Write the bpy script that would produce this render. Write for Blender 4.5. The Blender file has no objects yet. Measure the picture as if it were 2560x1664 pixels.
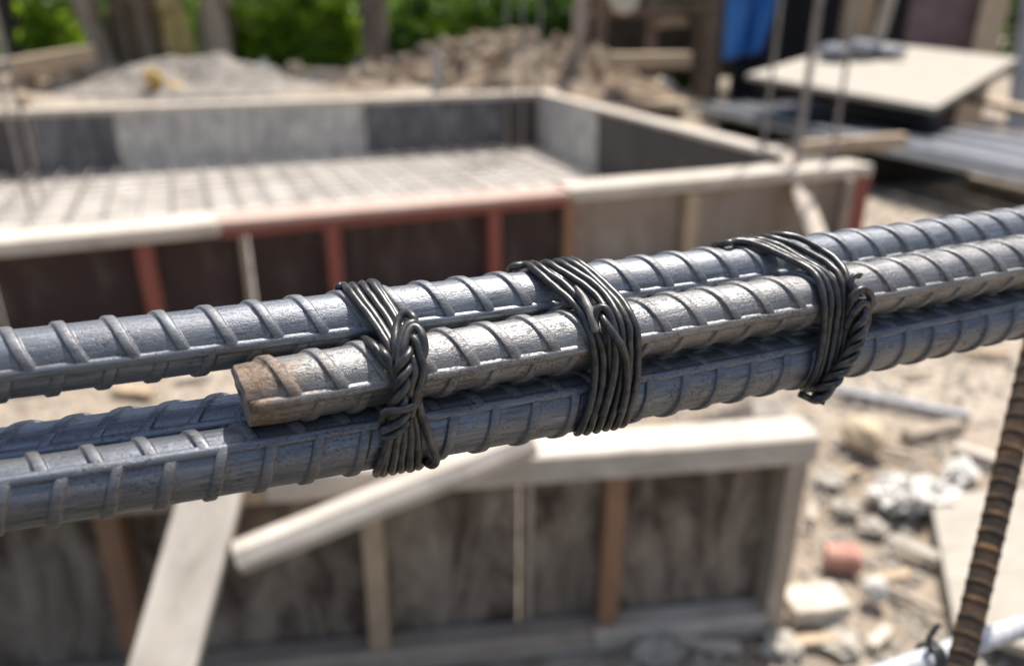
import bpy, math, random
import numpy as np
from mathutils import Vector, Matrix, noise as mnoise

scene = bpy.context.scene
COL = scene.collection
rng = random.Random(7)
R = math.radians

# ---------------------------------------------------------------- camera
TW, TH, F = 2560.0, 1664.0, 1900.0           # photograph size and focal length in its pixels
PITCH = R(22.0)
CAM = np.array([0.0, 0.0, 1.0])
cam_data = bpy.data.cameras.new('camera')
cam = bpy.data.objects.new('camera', cam_data)
COL.objects.link(cam)
cam.location = CAM
cam.rotation_euler = (math.pi / 2 - PITCH, 0, 0)
cam_data.sensor_width = 36
cam_data.lens = 36 * F / TW
cam_data.clip_start = 0.01
cam_data.clip_end = 400
cam_data.dof.use_dof = True
cam_data.dof.focus_distance = 0.198
cam_data.dof.aperture_fstop = 7.3
scene.camera = cam

# ---------------------------------------------------------------- world, sun, exposure
SUN = Vector((0.17, 0.31, 0.93)).normalized()   # direction towards the sun
world = bpy.data.worlds.new('World')
scene.world = world
world.use_nodes = True
wn = world.node_tree
sky = wn.nodes.new('ShaderNodeTexSky')
sky.sky_type = 'NISHITA'
sky.sun_disc = False
sky.sun_elevation = math.asin(SUN.z)
sky.sun_rotation = math.atan2(SUN.x, SUN.y)
sky.dust_density = 3.0
wn.links.new(sky.outputs[0], wn.nodes['Background'].inputs[0])
wn.nodes['Background'].inputs[1].default_value = 0.118
sl = bpy.data.lights.new('sun', 'SUN')
sl.energy = 5.0
sl.angle = R(0.55)
sl.color = (1.0, 0.955, 0.89)
so = bpy.data.objects.new('sun', sl)
COL.objects.link(so)
so.rotation_euler = (-SUN).to_track_quat('-Z', 'Y').to_euler()
scene.view_settings.view_transform = 'Standard'
scene.view_settings.look = 'None'
scene.view_settings.exposure = 0.42
scene.view_settings.gamma = 1.0
scene.view_settings.use_curve_mapping = False
scene.cycles.use_denoising = True
try:
    scene.cycles.denoiser = 'OPENIMAGEDENOISE'
except Exception:
    pass
scene.cycles.max_bounces = 6

# ---------------------------------------------------------------- where a point of the photograph lies in the place
CP, SP = math.cos(PITCH), math.sin(PITCH)
FWD = np.array([0, CP, -SP]); UPV = np.array([0, SP, CP]); RGT = np.array([1.0, 0, 0])
def ray(tx, ty):
    return RGT * ((tx - TW / 2) / F) + UPV * ((TH / 2 - ty) / F) + FWD
def G(tx, ty, z=0.0):                        # on the level z
    d = ray(tx, ty); return Vector(CAM + d * ((z - 1.0) / d[2]))
def at(tx, ty, Y):                           # at the distance Y ahead
    d = ray(tx, ty); return Vector(CAM + d * (Y / d[1]))
def atz(tx, ty, Z):                          # at the depth Z along the lens axis
    return CAM + ray(tx, ty) * Z
def project(P):
    q = np.asarray(P) - CAM
    z = q @ FWD
    return TW / 2 + F * (q @ RGT) / z, TH / 2 - F * (q @ UPV) / z

# ---------------------------------------------------------------- object helpers
WM = {}                                       # world matrices kept by hand
def tag(o, label=None, cat=None, group=None, kind=None):
    if label: o['label'] = label
    if cat: o['category'] = cat
    if group: o['group'] = group
    if kind: o['kind'] = kind
    return o
def thing(name, loc, label, cat, group=None, mat=None):
    o = bpy.data.objects.new(name, None)
    o.empty_display_size = 0.05
    COL.objects.link(o)
    M = mat if mat is not None else Matrix.Translation(Vector(loc))
    o.matrix_basis = M
    WM[o.name] = M.copy()
    return tag(o, label, cat, group)
def link(name, mesh, M=None, parent=None):
    o = bpy.data.objects.new(name, mesh)
    COL.objects.link(o)
    M = M if M is not None else Matrix.Identity(4)
    WM[o.name] = M.copy()
    if parent is not None:
        o.parent = parent
        o.matrix_basis = WM[parent.name].inverted() @ M
    else:
        o.matrix_basis = M
    return o
def mesh_from(name, verts, faces, mat, smooth=False):
    m = bpy.data.meshes.new(name)
    m.from_pydata([tuple(v) for v in verts], [], faces)
    if mat: m.materials.append(mat)
    if smooth: m.polygons.foreach_set('use_smooth', [True] * len(m.polygons))
    m.update()
    return m
def centred(name, verts, faces, mat, parent=None, smooth=False, base=True):
    """one mesh object whose origin sits at its own base"""
    v = np.array([tuple(p) for p in verts], float)
    c = (v.min(0) + v.max(0)) / 2
    if base: c[2] = v[:, 2].min()
    return link(name, mesh_from(name, v - c, faces, mat, smooth), Matrix.Translation(Vector(c)), parent)

def cbox(L, w, h, c=0.004, jit=0.0, seed=0, segs=1):
    """chamfered board: X along its length, centred on the origin"""
    r = random.Random(seed)
    prof = [(-w/2 + c, -h/2), (w/2 - c, -h/2), (w/2, -h/2 + c), (w/2, h/2 - c),
            (w/2 - c, h/2), (-w/2 + c, h/2), (-w/2, h/2 - c), (-w/2, -h/2 + c)]
    xs = [-L/2 + L * i / segs for i in range(segs + 1)]
    V, Fc = [], []
    for i, x in enumerate(xs):
        dy = jit * r.uniform(-1, 1); dz = jit * r.uniform(-1, 1)
        for (y, z) in prof:
            V.append((x, y + dy + jit * .3 * r.uniform(-1, 1), z + dz + jit * .3 * r.uniform(-1, 1)))
    n = 8
    for i in range(segs):
        for k in range(n):
            a = i * n + k; b = i * n + (k + 1) % n
            Fc.append((a, a + n, b + n, b))
    Fc.append(tuple(range(n)))
    Fc.append(tuple(reversed(range(segs * n, segs * n + n))))
    return V, [tuple(reversed(f)) for f in Fc]
def frame(p0, p1, up=(0, 0, 1)):
    p0, p1 = Vector(p0), Vector(p1)
    x = (p1 - p0).normalized(); u = Vector(up)
    y = u.cross(x)
    if y.length < 1e-4: y = Vector((0, 1, 0)).cross(x)
    y.normalize(); z = x.cross(y)
    M = Matrix((x, y, z)).transposed().to_4x4()
    M.translation = (p0 + p1) / 2
    return M
BSEED = [0]
def beam(name, p0, p1, w, h, mat, parent=None, up=(0, 0, 1), c=None, jit=0.0015, segs=4):
    """a board from p0 to p1, w wide and h thick along `up`"""
    BSEED[0] += 1
    L = (Vector(p1) - Vector(p0)).length
    c = c if c is not None else min(w, h) * 0.08
    V, Fc = cbox(L, w, h, c, jit, BSEED[0], segs)
    return link(name, mesh_from(name, V, Fc, mat), frame(p0, p1, up), parent)
def tube(path, r, n=12, cap=True, rs=None, wob=0.0, flat=None):
    """tube round a path of points: returns verts, faces"""
    P = np.array([tuple(p) for p in path], float)
    m = len(P)
    T = np.gradient(P, axis=0)
    T /= np.linalg.norm(T, axis=1)[:, None] + 1e-12
    a = np.array([0, 0, 1.0]) if abs(T[0][2]) < .9 else np.array([1.0, 0, 0])
    u = np.cross(T[0], a); u /= np.linalg.norm(u)
    V = np.zeros((m, n, 3)); ang = np.linspace(0, 2 * np.pi, n, endpoint=False)
    for i in range(m):
        u = u - T[i] * (u @ T[i]); u /= np.linalg.norm(u) + 1e-12
        v = np.cross(T[i], u)
        rr = (rs[i] if rs is not None else r)
        fl = flat[i] if flat is not None else 1.0
        V[i] = P[i] + rr * (np.cos(ang)[:, None] * u + fl * np.sin(ang)[:, None] * v)
    if wob:
        V += np.random.RandomState(3).normal(0, wob, V.shape)
    Fc = []
    for i in range(m - 1):
        for k in range(n):
            a0 = i * n + k; b0 = i * n + (k + 1) % n
            Fc.append((a0, b0, b0 + n, a0 + n))
    if cap:
        Fc.append(tuple(reversed(range(n)))); Fc.append(tuple(range((m - 1) * n, m * n)))
    return V.reshape(-1, 3), Fc
def catmull(pts, k=8):
    P = [np.array(p, float) for p in pts]
    P = [2 * P[0] - P[1]] + P + [2 * P[-1] - P[-2]]
    out = []
    for i in range(1, len(P) - 2):
        for j in range(k):
            t = j / k
            out.append(0.5 * (2 * P[i] + (P[i+1] - P[i-1]) * t + (2*P[i-1] - 5*P[i] + 4*P[i+1] - P[i+2]) * t*t
                              + (-P[i-1] + 3*P[i] - 3*P[i+1] + P[i+2]) * t**3))
    out.append(P[-2])
    return np.array(out)

# ---------------------------------------------------------------- materials
def new_mat(name):
    m = bpy.data.materials.new(name); m.use_nodes = True
    nt = m.node_tree
    return m, nt, nt.nodes['Principled BSDF']
def N(nt, t, **kw):
    n = nt.nodes.new('ShaderNode' + t)
    for k, v in kw.items():
        if k in ('operation', 'blend_type', 'data_type', 'noise_dimensions', 'feature', 'distance', 'clamp', 'noise_type'): setattr(n, k, v)
        else: n.inputs[k].default_value = v
    return n
def ramp(nt, src, stops, interp='LINEAR'):
    r = nt.nodes.new('ShaderNodeValToRGB'); r.color_ramp.interpolation = interp
    e = r.color_ramp.elements
    while len(e) < len(stops): e.new(0.5)
    for el, (p, c) in zip(e, stops):
        el.position = p; el.color = (*c, 1) if len(c) == 3 else c
    nt.links.new(src, r.inputs[0]); return r
def coords(nt, scale=(1, 1, 1), rnd=True):
    tc = nt.nodes.new('ShaderNodeTexCoord')
    mp = nt.nodes.new('ShaderNodeMapping'); mp.inputs['Scale'].default_value = scale
    if rnd:
        oi = nt.nodes.new('ShaderNodeObjectInfo')
        mul = N(nt, 'Math', operation='MULTIPLY'); mul.inputs[1].default_value = 37.0
        nt.links.new(oi.outputs['Random'], mul.inputs[0])
        ad = nt.nodes.new('ShaderNodeVectorMath'); ad.operation = 'ADD'
        nt.links.new(tc.outputs['Object'], ad.inputs[0]); nt.links.new(mul.outputs[0], ad.inputs[1])
        nt.links.new(ad.outputs[0], mp.inputs[0])
    else:
        nt.links.new(tc.outputs['Object'], mp.inputs[0])
    return mp.outputs[0]
def noisef(nt, vec, scale, detail=4, rough=.55, dist=0.0):
    n = nt.nodes.new('ShaderNodeTexNoise')
    n.inputs['Scale'].default_value = scale; n.inputs['Detail'].default_value = detail
    n.inputs['Roughness'].default_value = rough; n.inputs['Distortion'].default_value = dist
    nt.links.new(vec, n.inputs['Vector']); return n.outputs[0]
def mixc(nt, fac, a, b, blend='MIX'):
    m = nt.nodes.new('ShaderNodeMix'); m.data_type = 'RGBA'; m.blend_type = blend
    for i, s in ((0, fac), (6, a), (7, b)):
        if hasattr(s, 'links'): nt.links.new(s, m.inputs[i])
        elif i == 0: m.inputs[0].default_value = s
        else: m.inputs[i].default_value = (*s, 1)
    return m.outputs[2]
def bump(nt, bsdf, h, strength=.3, dist=.002):
    b = nt.nodes.new('ShaderNodeBump'); b.inputs['Strength'].default_value = strength
    b.inputs['Distance'].default_value = dist
    nt.links.new(h, b.inputs['Height']); nt.links.new(b.outputs[0], bsdf.inputs['Normal'])
    return b
def wood(name, c0, c1, dirt=(.12, .1, .08), amount=.5, rough=.75):
    m, nt, b = new_mat(name)
    v = coords(nt, (1, 12, 12)); g = noisef(nt, v, 3.0, 6, .6, .4)
    base = ramp(nt, g, [(.3, c0), (.7, c1)]).outputs[0]
    v2 = coords(nt, (1, 1.8, 1.8)); s = noisef(nt, v2, 11, 7, .7, .6)
    k = ramp(nt, s, [(.42, (0, 0, 0)), (.66, (1, 1, 1))]).outputs[0]
    mu = N(nt, 'Math', operation='MULTIPLY'); mu.inputs[1].default_value = amount
    nt.links.new(k, mu.inputs[0])
    nt.links.new(mixc(nt, mu.outputs[0], base, dirt), b.inputs['Base Color'])
    b.inputs['Roughness'].default_value = rough
    bump(nt, b, g, .35, .003)
    return m
def patchy(name, cols, scale=4, rough=.85, bstr=.3, bdist=.004, stretch=(1, 1, 1), detail=6, rnd=True):
    m, nt, b = new_mat(name)
    v = coords(nt, stretch, rnd); n1 = noisef(nt, v, scale, detail, .6, .3)
    nt.links.new(ramp(nt, n1, cols).outputs[0], b.inputs['Base Color'])
    b.inputs['Roughness'].default_value = rough
    bump(nt, b, noisef(nt, v, scale * 5, 5, .6), bstr, bdist)
    return m
def panel_mat(name, base, smear, lo, hi, rough=.8):
    """film faced board, smeared with dried cement"""
    m, nt, b = new_mat(name)
    v = coords(nt, (1.7, 1, .5)); n1 = noisef(nt, v, 7, 8, .74, .9)
    k = ramp(nt, n1, [(lo, (0, 0, 0)), (hi, (1, 1, 1))]).outputs[0]
    v2 = coords(nt, (1, 1, 1)); n2 = noisef(nt, v2, 2.2, 4, .5)
    b2 = mixc(nt, n2, base, tuple(x * 1.7 for x in base))
    nt.links.new(mixc(nt, k, b2, smear), b.inputs['Base Color']); b.inputs['Specular IOR Level'].default_value = .2
    b.inputs['Roughness'].default_value = rough
    bump(nt, b, n1, .2, .002)
    return m

def steel(name, ref, warm=0.0, tint=(.36, .39, .44), rust_x=None, rust=0.45, pit=.5, metal=.74, rough=.40):
    """mill scale on a rolled bar: streaks along X, pits, specks of rust"""
    m, nt, b = new_mat(name)
    tc = nt.nodes.new('ShaderNodeTexCoord')
    tc.object = ref                            # the bar's own frame, X along it, shared by shaft and ribs
    src = tc.outputs['Object']
    def mp(s):
        q = nt.nodes.new('ShaderNodeMapping'); q.inputs['Scale'].default_value = s
        nt.links.new(src, q.inputs[0]); return q.outputs[0]
    streak = noisef(nt, mp((80, 1100, 1100)), 1.0, 6, .7, .2)
    fine = noisef(nt, mp((700, 2600, 2600)), 1.0, 3, .6)
    patch = noisef(nt, mp((55, 110, 110)), 1.0, 5, .6, .3)
    c = ramp(nt, streak, [(.34, tuple(x * .5 for x in tint)), (.5, tint), (.66, tuple(min(1, x * 1.6) for x in tint))]).outputs[0]
    c = mixc(nt, ramp(nt, patch, [(.38, (0, 0, 0)), (.68, (1, 1, 1))]).outputs[0], c, tuple(x * 1.12 for x in (tint[0], tint[1] * .99, tint[2] * .96)))
    # dense dark pits, where the patch noise lets them
    pn = noisef(nt, mp((1000, 1300, 1300)), 1.0, 3, .75)
    pk = ramp(nt, pn, [(.53, (0, 0, 0)), (.60, (1, 1, 1))]).outputs[0]
    where = ramp(nt, noisef(nt, mp((70, 130, 130)), 1.3, 4, .6), [(.42, (0, 0, 0)), (.58, (1, 1, 1))]).outputs[0]
    pm = N(nt, 'Math', operation='MULTIPLY'); nt.links.new(pk, pm.inputs[0]); nt.links.new(where, pm.inputs[1])
    pm2 = N(nt, 'Math', operation='MULTIPLY'); pm2.inputs[1].default_value = pit; nt.links.new(pm.outputs[0], pm2.inputs[0])
    c = mixc(nt, pm2.outputs[0], c, (.035, .035, .042))
    if warm:                                   # handled crests: browner scale
        c = mixc(nt, ramp(nt, noisef(nt, mp((150, 260, 260)), 1.0, 5, .7), [(.3, (0, 0, 0)), (.62, (warm, warm, warm))]).outputs[0], c, (.21, .185, .165))
    # cement dust and handling marks in loose patches
    dn = noisef(nt, mp((48, 120, 120)), 1.0, 7, .72, .8)
    c = mixc(nt, ramp(nt, dn, [(.54, (0, 0, 0)), (.72, (.55, .55, .55))]).outputs[0], c, (.27, .24, .205))
    # rust specks
    rn = noisef(nt, mp((120, 160, 160)), 1.0, 5, .7, .5)
    rk = ramp(nt, rn, [(.66, (0, 0, 0)), (.74, (1, 1, 1))]).outputs[0]
    rm = N(nt, 'Math', operation='MULTIPLY'); rm.inputs[1].default_value = rust; nt.links.new(rk, rm.inputs[0])
    c = mixc(nt, rm.outputs[0], c, (.26, .13, .05))
    mfac = None
    if rust_x is not None:                    # rusty stretch next to the sawn end
        sep = nt.nodes.new('ShaderNodeSeparateXYZ'); nt.links.new(src, sep.inputs[0])
        mr = nt.nodes.new('ShaderNodeMapRange')
        mr.inputs['From Min'].default_value = rust_x + .030; mr.inputs['From Max'].default_value = rust_x + .004
        nt.links.new(sep.outputs[0], mr.inputs['Value'])
        a1 = N(nt, 'Math', operation='MULTIPLY_ADD'); a1.inputs[1].default_value = 1.0
        nz = noisef(nt, mp((130, 190, 190)), 1.0, 6, .68, .6)
        nt.links.new(nz, a1.inputs[0])
        h = N(nt, 'Math', operation='MULTIPLY_ADD'); h.inputs[1].default_value = .62; h.inputs[2].default_value = -.60
        nt.links.new(mr.outputs[0], h.inputs[0]); nt.links.new(h.outputs[0], a1.inputs[2])
        mfac = ramp(nt, a1.outputs[0], [(.18, (0, 0, 0)), (.5, (1, 1, 1))]).outputs[0]
        rc = ramp(nt, noisef(nt, mp((210, 260, 260)), 1.0, 6, .7, .4),
                  [(.34, (.05, .03, .02)), (.44, (.12, .075, .045)), (.54, (.235, .18, .13)), (.61, (.17, .085, .032)), (.70, (.36, .16, .04))]).outputs[0]
        c = mixc(nt, mfac, c, rc)
    nt.links.new(c, b.inputs['Base Color'])
    if mfac is None:
        inv = N(nt, 'Math', operation='MULTIPLY_ADD'); inv.inputs[1].default_value = -metal; inv.inputs[2].default_value = metal
        nt.links.new(rm.outputs[0], inv.inputs[0])
    else:
        inv = N(nt, 'Math', operation='MULTIPLY_ADD'); inv.inputs[1].default_value = -metal * .8; inv.inputs[2].default_value = metal
        nt.links.new(mfac, inv.inputs[0])
    nt.links.new(inv.outputs[0], b.inputs['Metallic'])
    rr = nt.nodes.new('ShaderNodeMapRange')
    rr.inputs['To Min'].default_value = rough - .10; rr.inputs['To Max'].default_value = rough + .16
    nt.links.new(fine, rr.inputs['Value']); nt.links.new(rr.outputs[0], b.inputs['Roughness'])
    hsum = N(nt, 'Math', operation='MULTIPLY_ADD'); hsum.inputs[1].default_value = .6
    nt.links.new(streak, hsum.inputs[0]); nt.links.new(fine, hsum.inputs[2])
    h2 = N(nt, 'Math', operation='MULTIPLY_ADD'); h2.inputs[1].default_value = -.9
    nt.links.new(pm2.outputs[0], h2.inputs[0]); nt.links.new(hsum.outputs[0], h2.inputs[2])
    bump(nt, b, h2.outputs[0], .42, .00024 if rust_x is None else .0004)
    return m

M_CUT = patchy('sawn steel end', [(.3, (.13, .105, .085)), (.55, (.27, .235, .20)), (.75, (.36, .26, .17))], 420, .5, .5, .0004)
def wire_mat():
    m, nt, b = new_mat('black annealed wire')
    v = coords(nt, (1, 1, 1)); n1 = noisef(nt, v, 420, 4, .6)
    nt.links.new(ramp(nt, n1, [(.3, (.035, .035, .036)), (.7, (.11, .107, .103))]).outputs[0], b.inputs['Base Color'])
    b.inputs['Metallic'].default_value = .55
    b.inputs['Roughness'].default_value = .36
    bump(nt, b, n1, .3, .0003)
    return m
M_WIRE = wire_mat()
M_WIRE_CUT = patchy('bright cut wire', [(.3, (.11, .1, .09)), (.7, (.27, .25, .22))], 500, .4, .3, .0003)
M_RUST = patchy('rusty bar', [(.38, (.028, .02, .015)), (.56, (.075, .047, .028)), (.72, (.20, .10, .032))], 60, .75, .5, .001)
M_WOOD = wood('weathered timber', (.50, .42, .33), (.66, .58, .48), (.22, .18, .14), .45)
M_WOOD_PALE = wood('pale timber', (.53, .465, .385), (.66, .59, .50), (.30, .255, .205), .6)
M_WOOD_TAN = wood('tan timber', (.42, .31, .20), (.56, .43, .29), (.2, .15, .1), .4)
M_WOOD_GREY = wood('cement stained timber', (.34, .275, .21), (.50, .42, .33), (.17, .135, .1), .5)
M_WOOD_ORANGE = wood('orange brown timber', (.25, .13, .072), (.34, .185, .105), (.16, .105, .07), .5)
M_WOOD_RED = wood('red painted timber', (.20, .045, .03), (.29, .08, .055), (.24, .14, .11), .35)
M_WOOD_PINK = wood('faded red painted timber', (.40, .25, .20), (.48, .33, .275), (.50, .42, .35), .8)
M_FILM = panel_mat('dark film faced board', (.042, .028, .025), (.15, .125, .11), .52, .76)
M_FILM_WORN = panel_mat('worn dark board smeared with cement', (.055, .038, .03), (.36, .30, .235), .40, .64)
M_PLY_TAN = panel_mat('tan weathered board', (.20, .155, .12), (.38, .33, .275), .40, .68)
M_PLY_GREY = panel_mat('cement grey board', (.20, .19, .175), (.56, .535, .485), .36, .58)
M_PLY_DGREY = panel_mat('dark grey board', (.07, .068, .072), (.27, .265, .255), .44, .70)
M_PLY_DARK = panel_mat('dark brown grey board', (.06, .052, .048), (.15, .14, .13), .5, .8)
M_PLY_LIGHT = wood('light plywood', (.36, .32, .265), (.45, .41, .345), (.25, .22, .18), .55, .85)
M_GROUND = None
def ground_mat():
    m, nt, b = new_mat('sandy building site earth')
    v = coords(nt, (1, 1, 1), False)
    a = noisef(nt, v, 1.1, 6, .6, .4); d = noisef(nt, v, 14, 6, .65)
    c = ramp(nt, a, [(.32, (.235, .185, .135)), (.5, (.38, .315, .245)), (.66, (.50, .435, .355))]).outputs[0]
    c = mixc(nt, ramp(nt, d, [(.42, (0, 0, 0)), (.7, (.85, .85, .85))]).outputs[0], c, (.17, .125, .085))
    # darkened earth by the formwork, carried unseen under the camera to cut bounced light
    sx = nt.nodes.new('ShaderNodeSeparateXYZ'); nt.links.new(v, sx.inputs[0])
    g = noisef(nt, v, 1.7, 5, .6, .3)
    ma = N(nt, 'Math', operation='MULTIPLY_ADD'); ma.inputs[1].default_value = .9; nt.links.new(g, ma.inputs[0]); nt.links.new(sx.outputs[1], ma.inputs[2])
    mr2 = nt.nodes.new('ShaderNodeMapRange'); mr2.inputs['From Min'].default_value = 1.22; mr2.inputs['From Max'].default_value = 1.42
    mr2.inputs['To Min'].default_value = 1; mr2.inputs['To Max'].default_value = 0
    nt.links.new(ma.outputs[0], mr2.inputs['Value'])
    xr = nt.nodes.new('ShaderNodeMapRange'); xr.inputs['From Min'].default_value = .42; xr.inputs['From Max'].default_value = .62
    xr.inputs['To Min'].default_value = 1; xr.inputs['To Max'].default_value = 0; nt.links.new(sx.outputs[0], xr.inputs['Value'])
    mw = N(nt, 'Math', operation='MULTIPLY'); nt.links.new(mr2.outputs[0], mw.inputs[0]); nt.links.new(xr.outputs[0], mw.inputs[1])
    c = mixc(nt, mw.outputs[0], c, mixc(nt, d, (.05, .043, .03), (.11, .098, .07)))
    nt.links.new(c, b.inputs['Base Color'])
    b.inputs['Roughness'].default_value = .95
    bump(nt, b, d, .8, .03)
    return m
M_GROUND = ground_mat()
M_FLOOR = patchy('blinding concrete', [(.32, (.30, .27, .235)), (.5, (.50, .46, .41)), (.68, (.62, .575, .52))], 3.5, .9, .4, .006, rnd=False)
M_GRAVEL = patchy('grey gravel', [(.3, (.19, .165, .14)), (.55, (.34, .305, .26)), (.75, (.43, .39, .34))], 9, .9, .8, .03)
M_SOIL = patchy('dug brown soil', [(.32, (.17, .12, .078)), (.5, (.34, .26, .185)), (.68, (.50, .41, .31))], 5, .95, .9, .04)
M_STONE = patchy('pale rubble', [(.3, (.27, .24, .195)), (.7, (.50, .455, .385))], 20, .9, .6, .006)
M_STONE_TAN = patchy('tan stone', [(.3, (.44, .34, .22)), (.7, (.62, .5, .34))], 12, .9, .5, .006)
M_STONE_OCHRE = patchy('ochre stone', [(.3, (.45, .28, .09)), (.7, (.62, .42, .17))], 12, .9, .5, .006)
M_WHITE = patchy('white plastic sheet', [(.3, (.54, .515, .46)), (.7, (.74, .71, .65))], 14, .7, .4, .01)
M_BRICK = patchy('red brick', [(.3, (.40, .19, .14)), (.7, (.54, .31, .25))], 25, .9, .6, .004)
M_PIPE = patchy('grey steel rod', [(.3, (.065, .07, .08)), (.7, (.13, .135, .15))], 12, .42, .2, .002, (.2, 1, 1))
for _m in (M_PIPE,): _m.node_tree.nodes['Principled BSDF'].inputs['Metallic'].default_value = .6
M_PIPE2 = patchy('pale grey steel rod', [(.3, (.24, .25, .265)), (.7, (.36, .37, .385))], 12, .42, .2, .002, (.2, 1, 1)); M_PIPE2.node_tree.nodes['Principled BSDF'].inputs['Metallic'].default_value = .5
M_ROD = patchy('light grey steel rod', [(.3, (.40, .405, .42)), (.7, (.58, .58, .60))], 60, .42, .5, .002)
M_STARTER = patchy('brown grey starter rod', [(.3, (.17, .15, .135)), (.7, (.32, .29, .265))], 18, .6, .3, .002)
M_TAR = patchy('timber blackened as shade', [(.3, (.012, .011, .01)), (.7, (.03, .027, .024))], 6, .8, .3, .004)  # near black puts the shade under sheet and rods into the colour
M_TARP = patchy('blue tarpaulin', [(.3, (.01, .10, .36)), (.7, (.025, .20, .55))], 3, .45, .3, .01)
M_BLACK = patchy('black shade netting', [(.3, (.007, .008, .012)), (.7, (.02, .021, .028))], 6, .8, .3, .01)
M_PURPLE = patchy('purple brown board', [(.3, (.10, .062, .06)), (.7, (.19, .125, .12))], 4, .7, .2, .003)
M_GREYB = patchy('grey fibre board', [(.3, (.24, .24, .25)), (.7, (.4, .4, .41))], 6, .8, .2, .003)
M_BAG = patchy('grey blue cement bag', [(.3, (.13, .14, .165)), (.7, (.26, .27, .295))], 9, .8, .5, .01)
M_BARK = patchy('brown bark', [(.3, (.15, .105, .072)), (.6, (.29, .22, .165)), (.8, (.38, .32, .26))], 5, .95, .9, .02, (3, 3, .6))
M_BARK_DARK = patchy('dark bark', [(.3, (.035, .03, .022)), (.7, (.09, .075, .055))], 5, .95, .9, .02, (3, 3, .6))
M_BANANA = patchy('dry banana stem', [(.25, (.15, .10, .06)), (.5, (.31, .22, .135)), (.72, (.46, .36, .25))], 3, .85, .7, .02, (4, 4, .5))
M_BANANA_Y = patchy('yellowing banana stem', [(.25, (.42, .28, .05)), (.5, (.62, .46, .16)), (.75, (.66, .54, .4))], 3, .8, .5, .015, (4, 4, .5))
M_BANANA_G = patchy('greyish banana stem', [(.25, (.32, .23, .14)), (.5, (.48, .37, .25)), (.75, (.6, .5, .37))], 3, .85, .5, .015, (4, 4, .5))
def leaf_mat(name, c0, c1, trans=.45):
    m, nt, b = new_mat(name)
    v = coords(nt, (1, 1, 1)); n1 = noisef(nt, v, 2.6, 3, .6)
    c = ramp(nt, n1, [(.3, c0), (.7, c1)]).outputs[0]
    nt.links.new(c, b.inputs['Base Color']); b.inputs['Roughness'].default_value = .5
    t = nt.nodes.new('ShaderNodeBsdfTranslucent'); nt.links.new(mixc(nt, .5, c, (.22, .33, .02), 'ADD'), t.inputs[0])
    mx = nt.nodes.new('ShaderNodeMixShader'); mx.inputs[0].default_value = trans
    nt.links.new(b.outputs[0], mx.inputs[1]); nt.links.new(t.outputs[0], mx.inputs[2])
    nt.links.new(mx.outputs[0], nt.nodes['Material Output'].inputs[0])
    return m
M_LEAF = leaf_mat('mid green leaves', (.05, .115, .014), (.11, .21, .03))
M_LEAF_D = leaf_mat('deep green leaves', (.018, .055, .012), (.045, .105, .02), .35)
M_LEAF_Y = leaf_mat('fresh yellow green leaves', (.14, .24, .012), (.27, .38, .03), .55)
M_LEAF_B = leaf_mat('banana leaf green', (.045, .11, .02), (.09, .19, .035), .4)

# ================================================================ THE SETTING
# formwork frame of the pit, worked out from its corners (top edge 0.40 m above the ground)
ZT = 0.40
NR = G(2184, 414, ZT)                         # near wall, right end, outer top edge
NL = G(-120, 616, ZT)
U = (NR - NL); U.z = 0; U.normalize()
V_ = Vector((-U.y, U.x, 0))
def pit(u, v, z=0.0):
    return Vector((NR.x, NR.y, 0)) + U * u + V_ * v + Vector((0, 0, z))
FC = G(1345, 232, ZT)                         # far inner corner
IC = G(1968, 392, ZT)                         # near inner corner
def uv_of(p):
    q = Vector((p.x - NR.x, p.y - NR.y, 0)); return q.dot(U), q.dot(V_)
fu, fv = uv_of(FC); iu, iv = uv_of(IC)
LEFT_U = -5.6
FLOOR_Z = -0.12

def gz(x, y):
    n = 0.018 * mnoise.noise(Vector((x * 1.3, y * 1.3, 0))) + 0.010 * mnoise.noise(Vector((x * 5, y * 5, 3)))
    u, v = uv_of(Vector((x, y, 0)))
    ru = iu + (fu - iu) * (v - iv) / (fv - iv)
    if LEFT_U + .1 < u < ru + .03 and .13 < v < fv + .03: return -0.30
    # the ground climbs behind the pit: spoil thrown back to a low bank
    k = min(1, max(0, (u - fu - .1) / .9)); vt = (fv + .22) * (1 - k) + 5.4 * k
    b = min(1, max(0, (v - vt) / .9)); b = b * b * (3 - 2 * b)
    return n - 0.012 + (1 - .55 * k) * b * (.33 + .10 * mnoise.noise(Vector((x * .9, y * .9, 7)))) + (.03 * min(6, max(0, v - vt - .9)))
def graded(a, b, step, far):
    xs = list(np.arange(a, b + 1e-6, step)); s = step; x = b
    while x < far: s *= 1.35; x += s; xs.append(x)
    s = step; x = a; pre = []
    while x > -far: s *= 1.35; x -= s; pre.append(x)
    return pre[::-1] + xs
gx = graded(-5.5, 5.5, .075, 140); gy = graded(-1.0, 9.5, .075, 160)
GV = [(x, y, gz(x, y)) for y in gy for x in gx]
nx = len(gx)
GF = [(j * nx + i, j * nx + i + 1, (j + 1) * nx + i + 1, (j + 1) * nx + i) for j in range(len(gy) - 1) for i in range(nx - 1)]
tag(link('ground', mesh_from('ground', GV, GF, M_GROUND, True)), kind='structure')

# pit floor
fpts = [pit(LEFT_U, .12, FLOOR_Z), pit(iu + .02, .12, FLOOR_Z), pit(fu + .02, fv + .02, FLOOR_Z), pit(LEFT_U, fv + .02, FLOOR_Z)]
fl = link('pit_floor', mesh_from('pit_floor', fpts + [p - Vector((0, 0, .05)) for p in fpts],
     [(0, 1, 2, 3), (7, 6, 5, 4), (0, 4, 5, 1), (1, 5, 6, 2), (2, 6, 7, 3), (3, 7, 4, 0)], M_FLOOR))
tag(fl, kind='structure')

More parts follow.
